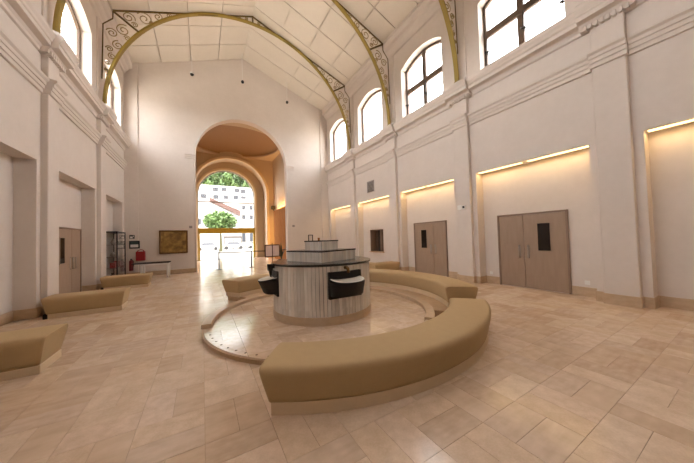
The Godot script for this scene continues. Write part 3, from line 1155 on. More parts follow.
# ------------------------------------------------------------------ furniture and fittings at the far end
func make_far_end() -> void:
	var st: SurfaceTool
	# glass display cabinet in the last niche of the left wall
	var root := thing("display_cabinet", "tall dark-framed glass display cabinet with shelves in a wall niche", "cabinet", V(-3.17, 0, 14.0))
	var x0 := -3.38
	var x1 := -2.96
	var z0 := 13.36
	var z1 := 14.62
	for x in [x0, x1 - 0.04]:
		for z in [z0, z1 - 0.04]:
			st = mb()
			cbox(st, x, x + 0.04, 0.0, 2.05, z, z + 0.04, 0.004)
			objw("post", st, M.black, root)
	for y in [0.0, 2.0]:
		st = mb()
		cbox(st, x0, x1, y, y + 0.06, z0, z1, 0.005)
		objw("plate", st, M.black, root)
	for y in [0.55, 1.0, 1.5]:
		st = mb()
		cbox(st, x0 + 0.04, x1 - 0.04, y, y + 0.014, z0 + 0.03, z1 - 0.03, 0.002)
		objw("shelf", st, M.win_frame, root)
	for e in [[x1 - 0.02, x1 - 0.014, z0 + 0.04, z1 - 0.04], [x0 + 0.04, x1 - 0.04, z0 + 0.014, z0 + 0.02]]:
		st = mb()
		box(st, e[0], e[1], 0.06, 2.0, e[2], e[3])
		objw("pane", st, M.glass, root)
	st = mb()
	box(st, x0 + 0.005, x0 + 0.012, 0.06, 2.0, z0 + 0.04, z1 - 0.04)
	objw("back_panel", st, M.vent, root)
	for q in [[0.06, 13.6, 0.3, M.vent_dark, "dark vase on the lowest shelf of the display cabinet"], [0.56, 13.7, 0.22, M.red, "red box on the second shelf of the display cabinet"], [0.56, 14.25, 0.26, M.red, "red tall box on the second shelf of the display cabinet"], [1.014, 13.65, 0.2, M.steel, "silver jug on the third shelf of the display cabinet"], [1.014, 14.2, 0.3, M.porcelain, "pale bottle on the third shelf of the display cabinet"], [1.514, 13.7, 0.24, M.vent, "grey pot on the top shelf of the display cabinet"], [1.514, 14.3, 0.22, M.porcelain, "pale jar on the top shelf of the display cabinet"]]:
		var boxy: bool = q[3] == M.red
		var o := thing("displayed_box" if boxy else "displayed_vessel", q[4], "box" if boxy else "vessel", V(-3.17, q[0], q[1]), "objects shown in the display cabinet")
		st = mb()
		if boxy:
			cbox(st, -0.08, 0.08, 0.0, q[2], -0.12, 0.12, 0.006)
		else:
			var h: float = q[2]
			lathe(st, [[0.0, 0.0], [0.05, 0.0], [0.09, h * 0.4], [0.06, h * 0.75], [0.035, h * 0.85], [0.045, h], [0.036, h], [0.0, h * 0.5]], Vector3.ZERO, 14)
		obj("body", st, q[3], o)
	# white table with dark top against the gable wall
	root = thing("console_table", "white square-legged table with a thin dark top by the gable wall", "table", V(-1.85, 0, 13.95))
	for p in [[-2.30, 13.62], [-1.38, 13.62], [-2.30, 14.2], [-1.38, 14.2]]:
		st = mb()
		cbox(st, p[0], p[0] + 0.07, 0.0, 0.64, p[1], p[1] + 0.07, 0.004)
		objw("leg", st, M.white, root)
	st = mb()
	cbox(st, -2.30, -1.31, 0.58, 0.65, 13.62, 14.27, 0.004)
	objw("apron", st, M.white, root)
	st = mb()
	cbox(st, -2.58, -1.27, 0.65, 0.685, 13.58, 14.3, 0.005)
	objw("table_top", st, M.dark_panel, root)
	# painting
	root = thing("framed_tapestry", "gilt framed golden-brown tapestry picture on the gable wall", "picture", V(-1.22, 1.0, 14.95))
	st = mb()
	for e in [[-1.8, -0.63, 1.0, 1.07], [-1.8, -0.63, 2.07, 2.14], [-1.8, -1.73, 1.0, 2.14], [-0.70, -0.63, 1.0, 2.14]]:
		cbox(st, e[0], e[1], e[2], e[3], 14.9, 15.0, 0.02)
	objw("frame", st, mat(c8(120, 84, 40), 0.4, null, 1.0, 0.4), root)
	st = mb()
	box(st, -1.74, -0.69, 1.06, 2.08, 14.95, 14.99)
	var pim := noise_image(128, 0.03, 77, 4)
	var pim2 := noise_image(128, 0.012, 78, 3)
	objw("canvas", st, mat(Color.WHITE, 0.8, ramp(pim, c8(112, 82, 42), c8(186, 148, 84), 1.6, pim2, 0.45), 0.9), root)
	# wall sign, screen, red box, extinguisher
	root = thing("wall_sign", "small dark-edged pictogram sign above the wall screen", "sign", V(-2.8, 1.78, 14.93))
	st = mb()
	cbox(st, -2.9, -2.71, 1.77, 1.94, 14.92, 14.94, 0.003)
	objw("plate", st, M.black, root)
	st = mb()
	for e in [[-2.87, -2.78, 1.79, 1.87], [-2.765, -2.74, 1.84, 1.91]]:
		cbox(st, e[0], e[1], e[2], e[3], 14.914, 14.922, 0.002)
	objw("pictogram", st, M.white, root)
	root = thing("wall_screen", "small dark screen showing a pale landscape above the red box", "screen", V(-2.71, 1.31, 14.9))
	st = mb()
	cbox(st, -2.9, -2.52, 1.31, 1.67, 14.87, 14.94, 0.008)
	objw("case", st, M.black, root)
	st = mb()
	box(st, -2.85, -2.57, 1.37, 1.5, 14.864, 14.871)
	objw("lower_picture", st, M.white, root)
	st = mb()
	box(st, -2.85, -2.57, 1.5, 1.62, 14.864, 14.871)
	objw("upper_picture", st, mat(c8(52, 70, 66), 0.3), root)
	root = thing("fire_hose_box", "red metal fire box with curved handle on the gable wall", "fire box", V(-2.48, 0.72, 14.9))
	st = mb()
	cbox(st, -2.64, -2.31, 0.74, 1.17, 14.74, 14.94, 0.015)
	objw("case", st, M.red, root)
	st = mb()
	tube(st, PackedVector3Array([V(-2.6, 1.16, 14.84), V(-2.57, 1.22, 14.84), V(-2.47, 1.25, 14.84), V(-2.38, 1.22, 14.84), V(-2.35, 1.16, 14.84)]), 0.02, 6)
	objw("handle", st, M.red, root)
	root = thing("fire_extinguisher", "dark red fire extinguisher hung under the wall screen", "extinguisher", V(-2.82, 0.3, 14.86))
	st = mb()
	lathe(st, [[0.0, 0.3], [0.07, 0.3], [0.078, 0.32], [0.078, 0.72], [0.06, 0.77], [0.025, 0.8], [0.0, 0.8]], V(-2.82, 0, 14.85), 16)
	objw("cylinder", st, mat(c8(112, 20, 22), 0.35), root)
	st = mb()
	cbox(st, -2.85, -2.79, 0.8, 0.85, 14.8, 14.9, 0.006)
	tube(st, PackedVector3Array([V(-2.8, 0.82, 14.82), V(-2.73, 0.74, 14.8), V(-2.72, 0.5, 14.8)]), 0.013, 5)
	objw("valve_and_hose", st, M.black, root)
	# small wall boxes
	for q in [[4.9, 2.36, "small grey switch box between the tall opening and the lit wall"], [-0.5, 2.31, "small grey switch box between the tapestry and the tall opening"]]:
		root = thing("switch_box", q[2], "switch", V(q[0], q[1], 14.98), "")
		st = mb()
		cbox(st, -0.07, 0.07, -0.06, 0.06, -0.03, 0.03, 0.006)
		obj("case", st, M.vent, root)
		st = mb()
		cbox(st, -0.03, 0.03, -0.03, 0.03, 0.028, 0.04, 0.004)
		obj("button", st, M.white, root)
	root = thing("alarm_plate", "white twin alarm plate with dark push button on a pilaster", "alarm", V(7.2, 2.38, 5.0))
	st = mb()
	cbox(st, 7.195, 7.222, 2.31, 2.46, 5.02, 5.17, 0.004)
	objw("plate", st, M.white, root)
	st = mb()
	cbox(st, 7.175, 7.222, 2.32, 2.44, 4.88, 5.0, 0.006)
	var bt := objw("button_box", st, M.white, root)
	st = mb()
	cbox(st, 7.168, 7.178, 2.345, 2.415, 4.905, 4.975, 0.004)
	objw("button", st, M.vent_dark, bt)
	# ventilation grille
	root = thing("vent_grille", "square grey louvred air grille high on the wall", "grille", side(1, 0, 3.78, 10.1))
	st = mb()
	sbox(st, 1, -0.005, 0.006, 3.78, 4.34, 9.83, 10.39)
	objw("backing", st, M.vent_dark, root)
	st = mb()
	for e in [[3.78, 3.82, 9.83, 10.39], [4.30, 4.34, 9.83, 10.39], [3.78, 4.34, 9.83, 9.87], [3.78, 4.34, 10.35, 10.39]]:
		sbox(st, 1, 0.0, 0.03, e[0], e[1], e[2], e[3], 0.004)
	objw("frame", st, M.vent, root)
	for i in 8:
		st = mb()
		var y := 3.85 + i * 0.06
		prism(st, PackedVector2Array([Vector2(0.006, y + 0.03), Vector2(0.012, y + 0.035), Vector2(0.028, y), Vector2(0.022, y - 0.005)]), func(p, d): return side(1, p.x, p.y, d), 9.87, 10.35)
		objw("louvre", st, M.vent, root)
	# sockets low on the right wall
	for q in [[2.22, "white wall socket beside the doors, on the side away from the alarm plate"], [4.42, "white wall socket beside the doors, on the side towards the alarm plate"]]:
		root = thing("wall_socket", q[1], "socket", side(1, -0.32, 0.3, q[0]))
		st = mb()
		sbox(st, 1, -0.335, -0.31, 0.27, 0.36, q[0] - 0.045, q[0] + 0.045, 0.004)
		objw("plate", st, M.white, root)
	# hanging fittings near the gable
	root = thing("dome_camera", "white and black dome camera hung on a thin rod from the ceiling", "camera", V(-0.35, 9.95, 14.5))
	st = mb()
	tube(st, PackedVector3Array([V(-0.35, 10.1, 14.5), V(-0.35, RIDGE - SLOPE * 2.48 - 0.01, 14.5)]), 0.012, 6)
	objw("rod", st, M.white, root)
	st = mb()
	lathe(st, [[0.0, 0.12], [0.05, 0.12], [0.09, 0.08], [0.1, 0.0], [0.0, 0.0]], V(-0.35, 10.02, 14.5), 18)
	objw("housing", st, M.white, root)
	st = mb()
	lathe(st, [[0.085, 0.0], [0.07, -0.06], [0.035, -0.09], [0.0, -0.1]], V(-0.35, 10.02, 14.5), 18)
	objw("dome", st, M.black, root)
	for q in [[2.03, 10.32, "small black pendant ball hung under the ridge"], [4.52, 9.8, "small black pendant ball hung from the ceiling slope above the lit wall"]]:
		root = thing("pendant_sensor", q[2], "pendant", V(q[0], q[1], 14.5), "black pendants by the gable")
		st = mb()
		for dx in [-0.03, 0.03]:
			tube(st, PackedVector3Array([V(q[0], q[1] + 0.08, 14.5), V(q[0] + dx, RIDGE - SLOPE * absf(q[0] + dx - CX), 14.5)]), 0.007, 5)
		objw("cord", st, M.white, root)
		st = mb()
		lathe(st, [[0.0, 0.1], [0.03, 0.09], [0.075, 0.04], [0.08, 0.0], [0.06, -0.06], [0.0, -0.085]], V(q[0], q[1], 14.5), 16)
		objw("body", st, M.black, root)
	# barrier posts with belts
	var posts := [[0.77, 15.2, "black belt barrier post standing by the opening's jamb nearer the tapestry"], [2.42, 15.1, "black belt barrier post standing in the middle of the opening"]]
	for q in posts:
		root = thing("barrier_post", q[2], "barrier post", V(q[0], 0, q[1]), "belt barrier posts in the opening")
		st = mb()
		lathe(st, [[0.0, 0.0], [0.16, 0.0], [0.16, 0.012], [0.05, 0.03], [0.0, 0.03]], Vector3.ZERO, 20)
		obj("base", st, M.black, root)
		st = mb()
		lathe(st, [[0.03, 0.02], [0.03, 0.86], [0.038, 0.87], [0.038, 0.96], [0.0, 0.97]], Vector3.ZERO, 12)
		obj("post", st, M.black, root)
	for e in [[0.77, 15.2, 2.42, 15.1, "black barrier belt stretched between the two posts"], [2.42, 15.1, 4.5, 15.25, "black barrier belt from the middle post to the jamb"]]:
		root = thing("barrier_belt", e[4], "belt", V((e[0] + e[2]) / 2, 0.9, (e[1] + e[3]) / 2))
		st = mb()
		var rings := []
		for i in 9:
			var t := i / 8.0
			var x := lerpf(e[0] + 0.04, e[2] - 0.045, t)
			var z := lerpf(e[1], e[3], t)
			var y := 0.92 - 0.03 * sin(PI * t)
			rings.append(PackedVector3Array([V(x, y - 0.025, z - 0.002), V(x, y + 0.025, z - 0.002), V(x, y + 0.025, z + 0.002), V(x, y - 0.025, z + 0.002)]))
		loft(st, rings, true, false, -1)
		objw("belt", st, M.black, root)
	# notice on a stand behind the counter
	root = thing("notice_stand", "dark-framed notice of two pale sheets on a thin floor stand", "sign stand", V(2.62, 0, 11.0))
	st = mb()
	lathe(st, [[0.0, 0.0], [0.17, 0.0], [0.17, 0.015], [0.03, 0.03], [0.0, 0.03]], V(2.62, 0, 11.0), 18)
	objw("base", st, M.dark_metal, root)
	st = mb()
	tube(st, PackedVector3Array([V(2.62, 0.02, 11.0), V(2.62, 1.4, 11.0)]), 0.014, 6)
	objw("pole", st, M.dark_metal, root)
	st = mb()
	for e in [[2.3, 2.94, 0.79, 0.83], [2.3, 2.94, 1.28, 1.32], [2.3, 2.335, 0.79, 1.32], [2.905, 2.94, 0.79, 1.32], [2.6, 2.64, 0.79, 1.32]]:
		cbox(st, e[0], e[1], e[2], e[3], 10.965, 10.99, 0.004)
	objw("frame", st, mat(c8(70, 36, 30), 0.5), root)
	var sheet := mat(c8(222, 200, 194), 0.6)
	for e in [[2.335, 2.6], [2.64, 2.905]]:
		st = mb()
		box(st, e[0], e[1], 0.83, 1.28, 10.975, 10.985)
		objw("sheet", st, sheet, root)
	# dark potted plant beyond the notice
	root = thing("potted_plant", "dark leafy potted plant behind the counter by the opening", "plant", V(3.95, 0, 14.4))
	st = mb()
	lathe(st, [[0.0, 0.0], [0.14, 0.0], [0.19, 0.4], [0.17, 0.4], [0.14, 0.36], [0.0, 0.36]], V(3.95, 0, 14.4), 18)
	objw("pot", st, M.dark_panel, root)
	for i in 16:
		var a := TAU * i / 16 * 1.618
		var h := 0.55 + 0.75 * rng.randf()
		var o := 0.12 + 0.22 * rng.randf()
		st = mb()
		var d := Vector3(cos(a), 0, sin(a))
		var sd := Vector3(-sin(a), 0, cos(a))
		var b := V(3.95, 0.36, 14.4)
		var prev := []
		for j in 6:
			var t := j / 5.0
			var c := b + d * o * t * t * 1.2 + Vector3.UP * (h * t - 0.2 * t * t)
			var w := 0.045 * sin(PI * clampf(t * 0.9 + 0.1, 0, 1)) + 0.004
			var cur := [c - sd * w, c + d * 0.01, c + sd * w]
			if prev:
				quad(st, prev[0], prev[1], cur[1], cur[0])
				quad(st, prev[1], prev[2], cur[2], cur[1])
			prev = cur
		objw("leaf", st, M.leaf_dark, root)

# ------------------------------------------------------------------ domed vestibule and glazed front
func make_vestibule() -> void:
	var f := func(p, d): return V(p.x, p.y, d)
	var root := struct("wall_vestibule", "ochre walls of the domed vestibule beyond the opening")
	for s in [-1, 1]:
		var st := mb()
		var xa: float = CX + s * 3.3
		box(st, minf(xa, xa + s * 0.4), maxf(xa, xa + s * 0.4), 0, 9.5, ZE + 0.45, 24.6)
		objw("side_wall", st, M.ochre, root)
	var st := mb()
	prism(st, arch_poly(CX - 3.35, CX + 3.35, 0, 9.5, CX, 2.7, 5.5), f, 22.0, 22.5)
	objw("front_arch_wall", st, M.ochre, root)
	st = mb()
	prism(st, arch_poly(CX - 3.35, CX + 3.35, 0, 9.5, GX, 2.26, 5.5), f, 24.0, 24.6)
	objw("glazed_arch_wall", st, M.ochre, root)
	st = mb()
	# reveal between the two arches
	var rings := []
	for q in 2:
		var ring := PackedVector3Array([V(CX - 2.9, 0, 22.4 + q * 1.7)])
		for i in 31:
			var a := PI - PI * i / 30.0
			ring.append(V(CX + 2.9 * cos(a), 5.6 + 2.9 * sin(a), 22.4 + q * 1.7))
		ring.append(V(CX + 2.9, 0, 22.4 + q * 1.7))
		rings.append(ring)
	loft(st, rings, false)
	objw("reveal", st, M.ochre, root)
	for q in [[2.8, 5.5, 21.97, 0.11, 0.09, CX], [2.36, 5.5, 23.97, 0.1, 0.08, GX]]:
		st = mb()
		rings = []
		var path := [Vector2(q[5] - q[0], 0.0)]
		for i in 37:
			var a := PI - PI * i / 36.0
			path.append(Vector2(q[5] + q[0] * cos(a), q[1] + q[0] * sin(a)))
		path.append(Vector2(q[5] + q[0], 0.0))
		for p in path:
			var n: Vector2 = (p - Vector2(q[5], maxf(q[1], 0))).normalized() if p.y >= q[1] else Vector2(signf(p.x - q[5]), 0)
			var ring := PackedVector3Array()
			for e in [[-1.0, 0.3], [-1.0, -0.5], [-0.6, -1.0], [0.6, -1.0], [1.0, -0.5], [1.0, 0.3]]:
				var w: Vector2 = p + n * e[0] * q[3]
				ring.append(V(w.x, w.y, q[2] + e[1] * q[4]))
			rings.append(ring)
		loft(st, rings, true, false, -1)
		objw("archivolt", st, M.archivolt, root)
	# ceiling with a round dome
	root = struct("ceiling_vestibule", "brown painted shallow dome of the vestibule")
	st = mb()
	var dc := Vector2(CX, 19.1)
	var n := 48
	for i in n:
		var a0 := TAU * i / n
		var a1 := TAU * (i + 1) / n
		var pr := []
		for a in [a0, a1]:
			var d := Vector2(cos(a), sin(a))
			var t := minf(3.5 / maxf(absf(d.x), 0.001), 3.7 / maxf(absf(d.y), 0.001))
			pr.append([dc + d * 3.0, dc + d * t])
		quad(st, V(pr[0][0].x, 8.45, pr[0][0].y), V(pr[1][0].x, 8.45, pr[1][0].y), V(pr[1][1].x, 8.45, pr[1][1].y), V(pr[0][1].x, 8.45, pr[0][1].y))
		quad(st, V(pr[0][0].x, 8.45, pr[0][0].y), V(pr[1][0].x, 8.45, pr[1][0].y), V(pr[1][0].x, 8.55, pr[1][0].y), V(pr[0][0].x, 8.55, pr[0][0].y))
	objw("flat_border", st, M.ochre, root)
	st = mb()
	var prof := []
	for i in 13:
		var a := PI / 2 * i / 12.0
		prof.append([3.04 * cos(a), 8.53 + 0.9 * sin(a)])
	lathe(st, prof, V(dc.x, 0, dc.y), 48)
	objw("dome", st, M.dome, root)
	st = mb()
	box(st, CX - 3.7, CX + 3.7, 9.75, 10.0, ZE + 0.45, 24.6)
	box(st, CX - 3.7, CX + 3.7, 8.5, 8.9, 22.4, 24.6)
	objw("roof_slab", st, M.ochre, root)
	# backlit timber panel on the right
	root = thing("backlit_panel", "tall orange timber wall panel lit from behind in the vestibule", "panel", V(5.2, 0, 20.0))
	st = mb()
	cbox(st, 5.16, 5.2, 0.0, 3.95, 17.5, 20.9, 0.01)
	objw("board", st, M.wood_panel, root)
	st = mb()
	cbox(st, 5.26, 5.32, 3.84, 3.88, 17.6, 20.8, 0.004)
	objw("upper_strip", st, M.led, root)
	area_light(root, V(5.29, 3.9, 19.2), Vector3(0.15, 1, 0), Vector2(2.6, 0.05), c8(255, 184, 96), PANEL_ENERGY)
	st = mb()
	cbox(st, 5.26, 5.32, 0.2, 3.8, 20.92, 20.96, 0.004)
	objw("end_strip", st, M.led, root)
	area_light(root, V(5.24, 2.0, 21.0), Vector3(0.4, 0, -1), Vector2(0.05, 3.4), c8(255, 184, 96), PANEL_ENERGY * 0.2)
	root = thing("wall_spotlight", "brown spotlight fixed beside the backlit panel", "spotlight", V(5.2, 4.2, 21.45))
	st = mb()
	cbox(st, 5.1, 5.4, 4.15, 4.45, 21.3, 21.6, 0.05)
	objw("housing", st, M.bark, root)
	st = mb()
	tube(st, PackedVector3Array([V(5.25, 4.15, 21.45), V(5.4, 3.95, 21.45)]), 0.03, 6)
	objw("bracket", st, M.dark_metal, root)
	# glazed front
	root = struct("window_12", "round-headed glazed front with gilt transom over open doors", V(GX, 0, 24.2))
	st = mb()
	rings = []
	for i in 33:
		var a := PI * i / 32.0
		var ring := PackedVector3Array()
		for e in [[2.27, -0.05], [2.19, -0.05], [2.19, 0.05], [2.27, 0.05]]:
			ring.append(V(GX + e[0] * cos(a), 5.5 + e[0] * sin(a), 24.25 + e[1]))
		rings.append(ring)
	loft(st, rings, true, false, -1)
	for s in [-1, 1]:
		var xa: float = GX + s * 2.23
		box(st, xa - 0.04, xa + 0.04, 2.3, 5.5, 24.2, 24.3)
	objw("frame", st, M.vent, root)
	st = mb()
	box(st, GX - 2.2, GX + 2.2, 4.92, 5.0, 24.2, 24.3)
	objw("glazing_bar", st, M.win_frame, root)
	st = mb()
	cbox(st, GX - 2.3, GX + 2.3, 2.24, 2.70, 24.05, 24.35, 0.01)
	objw("transom", st, M.brass_bar, root)
	for s in [-1, 1]:
		st = mb()
		var xa: float = GX + s * 2.2
		cbox(st, xa - 0.09, xa + 0.09, 0.0, 2.34, 24.05, 24.35, 0.01)
		objw("door_jamb", st, M.brass_bar, root)
	var lun := PackedVector2Array([Vector2(GX - 2.2, 5.0)])
	for i in 33:
		var a := PI - PI * i / 32.0
		lun.append(Vector2(GX + 2.2 * cos(a), 5.5 + 2.2 * sin(a)))
	lun.append(Vector2(GX + 2.2, 5.0))
	st = mb()
	prism(st, lun, f, 24.246, 24.254)
	objw("pane", st, M.glass, root)
	st = mb()
	box(st, GX - 2.2, GX + 2.2, 2.70, 4.92, 24.246, 24.254)
	objw("pane", st, M.glass, root)
	st = mb()
	cbox(st, GX - 2.2, GX + 2.2, -0.01, 0.02, 24.1, 24.4, 0.004)
	objw("threshold", st, M.dark_metal, root)

const PANEL_ENERGY := 11.0

# ------------------------------------------------------------------ street outside
func leaf_ball(st: SurfaceTool, c: Vector3, r: Vector3, count: int, size: float) -> void:
	for i in count:
		var d := Vector3(rng.randfn(), rng.randfn(), rng.randfn()).normalized()
		var k := 0.72 + 0.3 * rng.randf()
		k *= 1.0 + 0.12 * sin(d.x * 7.0 + d.y * 5.0) * cos(d.z * 6.0)
		var p := c + d * r * k
		var u := Vector3(rng.randfn(), rng.randfn(), rng.randfn()).normalized() * size
		var w := u.cross(Vector3(rng.randfn(), rng.randfn(), rng.randfn())).normalized() * size * 0.6
		quad(st, p - u, p + w, p + u, p - w)

func make_tree(label: String, at: Vector3, r: Vector3, trunk_h: float, m: Material, count: int, size: float) -> void:
	var root := thing("tree", label, "tree", at, "trees outside")
	var st := mb()
	tube(st, PackedVector3Array([Vector3.ZERO, Vector3(0.05, trunk_h * 0.5, 0), Vector3(0, trunk_h + r.y * 0.5, 0)]), [r.x * 0.11, r.x * 0.08, r.x * 0.04], 8)
	obj("trunk", st, M.bark, root)
	st = mb()
	for i in 7:
		var a := TAU * i / 7
		leaf_ball(st, Vector3(cos(a) * r.x * 0.5, trunk_h + r.y * (0.75 + 0.35 * sin(i * 2.3)), sin(a) * r.z * 0.5), r * 0.55, count / 8, size)
	leaf_ball(st, Vector3(0, trunk_h + r.y, 0), r * 0.85, count / 4, size)
	var o := obj("foliage", st, m, root)
	o.set_meta("kind", "stuff")

func house(called: String, label: String, x0: float, x1: float, y0: float, y1: float, z0: float, z1: float, wins: Array, m: Material) -> Node3D:
	# wins: [x centre, y centre, width, height] on the front
	var root := thing(called, label, "building", V((x0 + x1) / 2, y0, (z0 + z1) / 2))
	var st := mb()
	box(st, x0, x1, y0, y1, z0, z1)
	objw("wall", st, m, root)
	for w in wins:
		st = mb()
		cbox(st, w[0] - w[2] / 2 - 0.08, w[0] + w[2] / 2 + 0.08, w[1] - w[3] / 2 - 0.08, w[1] + w[3] / 2 + 0.08, z0 - 0.08, z0 + 0.02, 0.02)
		var fr := objw("window", st, M.far_frame, root)
		st = mb()
		box(st, w[0] - w[2] / 2, w[0] + w[2] / 2, w[1] - w[3] / 2, w[1] + w[3] / 2, z0 - 0.1, z0 - 0.07)
		objw("pane", st, M.far_glass, fr)
	return root

func make_car(label: String, at: Vector3, m: Material) -> void:
	var root := thing("parked_car", label, "car", at, "cars parked in the street")
	var st := mb()
	var body := PackedVector2Array([Vector2(-2.1, 0.3), Vector2(-2.15, 0.7), Vector2(-1.95, 0.85), Vector2(-1.1, 0.95), Vector2(1.2, 0.95), Vector2(2.0, 0.85), Vector2(2.1, 0.55), Vector2(2.05, 0.3)])
	prism(st, body, func(p, d): return Vector3(p.x, p.y, d), -0.85, 0.85)
	obj("body", st, m, root)
	st = mb()
	var cab := PackedVector2Array([Vector2(-1.2, 0.94), Vector2(-0.75, 1.42), Vector2(0.8, 1.42), Vector2(1.4, 0.94)])
	prism(st, cab, func(p, d): return Vector3(p.x, p.y, d * (1.0 - 0.2 * clampf((p.y - 0.94) / 0.5, 0, 1))), -0.8, 0.8)
	var c := obj("cabin", st, M.far_glass, root)
	st = mb()
	cbox(st, -0.75, 0.8, 1.41, 1.46, -0.66, 0.66, 0.02)
	obj("roof", st, m, c)
	for x in [-1.3, 1.3]:
		for z in [-0.78, 0.78]:
			st = mb()
			tube(st, PackedVector3Array([Vector3(x, 0.32, z - 0.1), Vector3(x, 0.32, z + 0.1)]), 0.32, 16)
			obj("wheel", st, M.black, root)

func make_outside() -> void:
	var root := struct("street_ground", "pale sunlit street and pavement")
	var st := mb()
	box(st, -60, 80, -0.5, -0.02, 24.6, 130)
	objw("paving", st, M.street, root)
	st = mb()
	box(st, -70, XL - 0.8, -0.5, -0.03, -40, 24.6)
	box(st, XR + 0.8, 80, -0.5, -0.03, -40, 24.6)
	objw("side_ground", st, M.street, root)
	# added pale roofs, out of view, bouncing sun up through the clerestory windows
	for s in [-1, 1]:
		root = struct("roof_bounce_" + ("right" if s > 0 else "left"), "added pale roof outside the clerestory windows that bounces sun onto the ceiling")
		st = mb()
		prism(st, PackedVector2Array([Vector2(-0.76, 6.3), Vector2(-9.0, 5.4), Vector2(-9.0, 5.2), Vector2(-0.76, 6.0)]), func(p, d): return side(s, p.x, p.y, d), ZB - 6.0, 21.0)
		objw("covering", st, M.bounce_roof, root)
		st = mb()
		sbox(st, s, -9.0, -8.7, 0.0, 5.3, ZB - 6.0, 21.0)
		objw("outer_wall", st, M.facade2, root)
	# wooded hillside
	root = struct("hillside", "wooded green hillside behind the houses")
	st = mb()
	var hill := func(z: float) -> float: return -1.0 + 75.0 * pow(clampf((z - 135.0) / 90.0, 0.0, 1.0), 0.6)
	var g := []
	for i in 25:
		var row := PackedVector3Array()
		for j in 13:
			var z := 135.0 + 90.0 * j / 12.0
			row.append(V(-60 + i * 6.5, hill.call(z) + 0.6 * sin(i * 1.3 + j), z))
		g.append(row)
	loft(st, g, false)
	objw("slope", st, M.hill, root)
	var names := ["rounded green tree in the lowest row on the wooded slope", "rounded green tree in the middle row of the wooded slope", "rounded green tree in the highest row on the wooded slope"]
	for q in 3:
		for i in 6:
			var z: float = [149.0, 158.0, 168.0][q]
			var h := 8.0 + 1.6 * rng.randf()
			make_tree(names[q], V(-3.0 + 6.4 * i + 3.0 * (q % 2), hill.call(z) - 0.8, z), Vector3(2.55, h * 0.5, 2.55), h * 0.3, M.leaf[(i * 3 + q) % 4], 900, 0.7)
	# street tree in front of the door
	make_tree("round-crowned green street tree in front of the glazed doors", V(2.5, 0, 44), Vector3(2.4, 1.75, 2.4), 3.2, M.leaf[3], 2600, 0.24)
	# long white house row up the slope
	var wins := []
	for w in [[4.8, 22.6], [7.9, 22.8], [12.7, 22.8], [15.1, 22.5], [0.6, 19.7], [4.9, 19.6], [8.6, 19.7], [12.3, 19.8], [15.2, 19.7]]:
		wins.append([w[0], w[1], 1.9, 1.6])
	house("hotel_row", "long white hotel on the slope with two rows of dark windows", -3, 21, -1, 24.2, 112, 122, wins, M.facade)
	# gabled house with brown roof edge
	root = house("gabled_house", "white gabled house with a sloping brown roof edge", -6, 7.5, 0, 7.4, 62, 72, [[-0.6, 6.0, 0.8, 1.2], [5.6, 5.6, 0.8, 1.2]], M.facade)
	st = mb()
	prism(st, PackedVector2Array([Vector2(-6, 7.4), Vector2(-6, 10.2), Vector2(1.8, 10.6), Vector2(7.5, 7.6), Vector2(7.5, 7.4)]), func(p, d): return V(p.x, p.y, d), 62, 72)
	objw("gable", st, M.facade, root)
	st = mb()
	prism(st, PackedVector2Array([Vector2(1.5, 11.3), Vector2(1.5, 10.4), Vector2(7.6, 7.3), Vector2(7.7, 8.5)]), func(p, d): return V(p.x, p.y, d), 61.5, 72.4)
	objw("roof", st, M.roof, root)
	# plain white house to the right
	house("plain_house", "tall plain white house beside the gabled house", 8.0, 22, 0, 12.0, 66, 78, [[8.95, 9.9, 0.7, 1.0], [8.95, 7.5, 0.7, 1.0], [10.7, 9.9, 0.7, 1.0], [10.7, 7.5, 0.7, 1.0], [8.9, 2.6, 0.8, 2.4], [10.7, 2.6, 0.8, 2.4]], M.facade2)
	# shop front under the gabled house
	root = thing("cafe_awning", "grey cafe awning on thin posts across the street", "awning", V(5.6, 0, 58))
	st = mb()
	prism(st, PackedVector2Array([Vector2(57.0, 2.2), Vector2(61.4, 2.75), Vector2(61.4, 2.9), Vector2(57.0, 2.6)]), func(p, d): return V(d, p.y, p.x), 3.9, 7.3)
	objw("canopy", st, M.vent_dark, root)
	for x in [4.0, 5.6, 7.2]:
		st = mb()
		cbox(st, x - 0.07, x + 0.07, 0, 2.3, 57.1, 57.24, 0.01)
		objw("post", st, M.vent_dark, root)
	for q in [0.1, 2.0]:
		root = thing("shop_door", "tall dark shop doorway in the gabled house", "doorway", V(q, 0, 61.86), "shop doorways across the street")
		st = mb()
		cbox(st, -0.55, 0.55, 0, 2.9, -0.06, 0.05, 0.02)
		obj("frame", st, M.facade2, root)
		st = mb()
		cbox(st, -0.45, 0.45, 0.05, 2.75, 0.04, 0.08, 0.01)
		obj("door", st, M.far_glass, root)
	make_car("white car parked before the shop doorways", V(0.9, 0, 54), M.facade)
	make_car("silver car parked before the cafe awning", V(5.3, 0, 54), M.steel)
	make_car("cream car parked before the tall plain house", V(9.7, 0, 54), M.facade2)

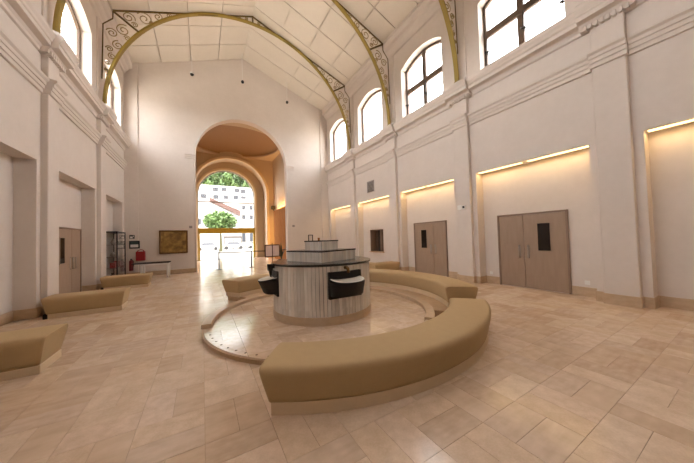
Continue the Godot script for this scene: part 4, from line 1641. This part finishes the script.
func _ready() -> void:
	rng.seed = 7
	set_view()
	sun_light()
	make_materials()
	M.leaf_dark = mat(c8(44, 48, 26), 0.6)
	make_floor()
	make_side_wall(1)
	make_side_wall(-1)
	make_end_wall()
	make_ceiling()
	make_vestibule()
	var n := 1
	for s in [1, -1]:
		for k in range(3, KB - 1, -1):
			make_window(n, s, k, s > 0 and k < 2)
			n += 1
	make_door(1, "taupe double doors in the lit niche farther from the serving hatch", 1, 2.55, 4.12, 3.48, true)
	make_door(2, "taupe double doors in the lit niche next to the serving hatch", 1, 6.02, 7.52, 6.58, false)
	make_door(3, "taupe double doors in the unlit niche", -1, 9.6, 11.2, 10.6, true)
	make_hatch()
	make_rib(3, "gilded iron arch rib with scrolled brackets nearest the gable wall")
	make_rib(2, "gilded iron arch rib with scrolled brackets, second from the gable wall")
	make_rib(1, "gilded iron arch rib with scrolled brackets, third from the gable wall")
	make_rib(0, "gilded iron arch rib with scrolled brackets, fourth from the gable wall")
	make_niche_light(3, "warm light strip in the head of the empty niche by the gable wall")
	make_niche_light(2, "warm light strip in the head of the niche with the serving hatch")
	make_niche_light(1, "warm light strip above the double doors next to the serving hatch")
	make_niche_light(0, "warm light strip above the double doors farther from the serving hatch")
	make_niche_light(-1, "warm light strip in the niche farthest from the gable wall")
	make_platform()
	make_counter()
	ring_bench("long curved olive bench standing on the floor before the studded platform edge", -125.3, -48.0, 0.0)
	ring_bench("curved olive bench on the ledge towards the double doors", -39.5, 39.0, 0.12)
	ring_bench("curved olive bench on the ledge towards the tall opening", 48.0, 125.0, 0.12)
	var b := straight_bench()
	b.position = V(-2.94, 0, 4.70)
	b.set_meta("label", "olive bench end-on to the unlit wall, farthest from the display cabinet")
	for q in [[-2.88, 7.9, false, "olive bench end-on to the unlit wall, before the niche with double doors"], [-2.92, 11.45, false, "olive bench end-on to the unlit wall, nearest the display cabinet"], [7.195, 8.28, true, "olive bench end-on to the lit wall between double doors and hatch"]]:
		var o: Node3D = b.duplicate()
		o.name = numbered("wall_bench")
		add_child(o)
		o.position = V(q[0], 0, q[1])
		if q[2]:
			o.rotation.y = PI
		o.set_meta("label", q[3])
	make_far_end()
	make_outside()
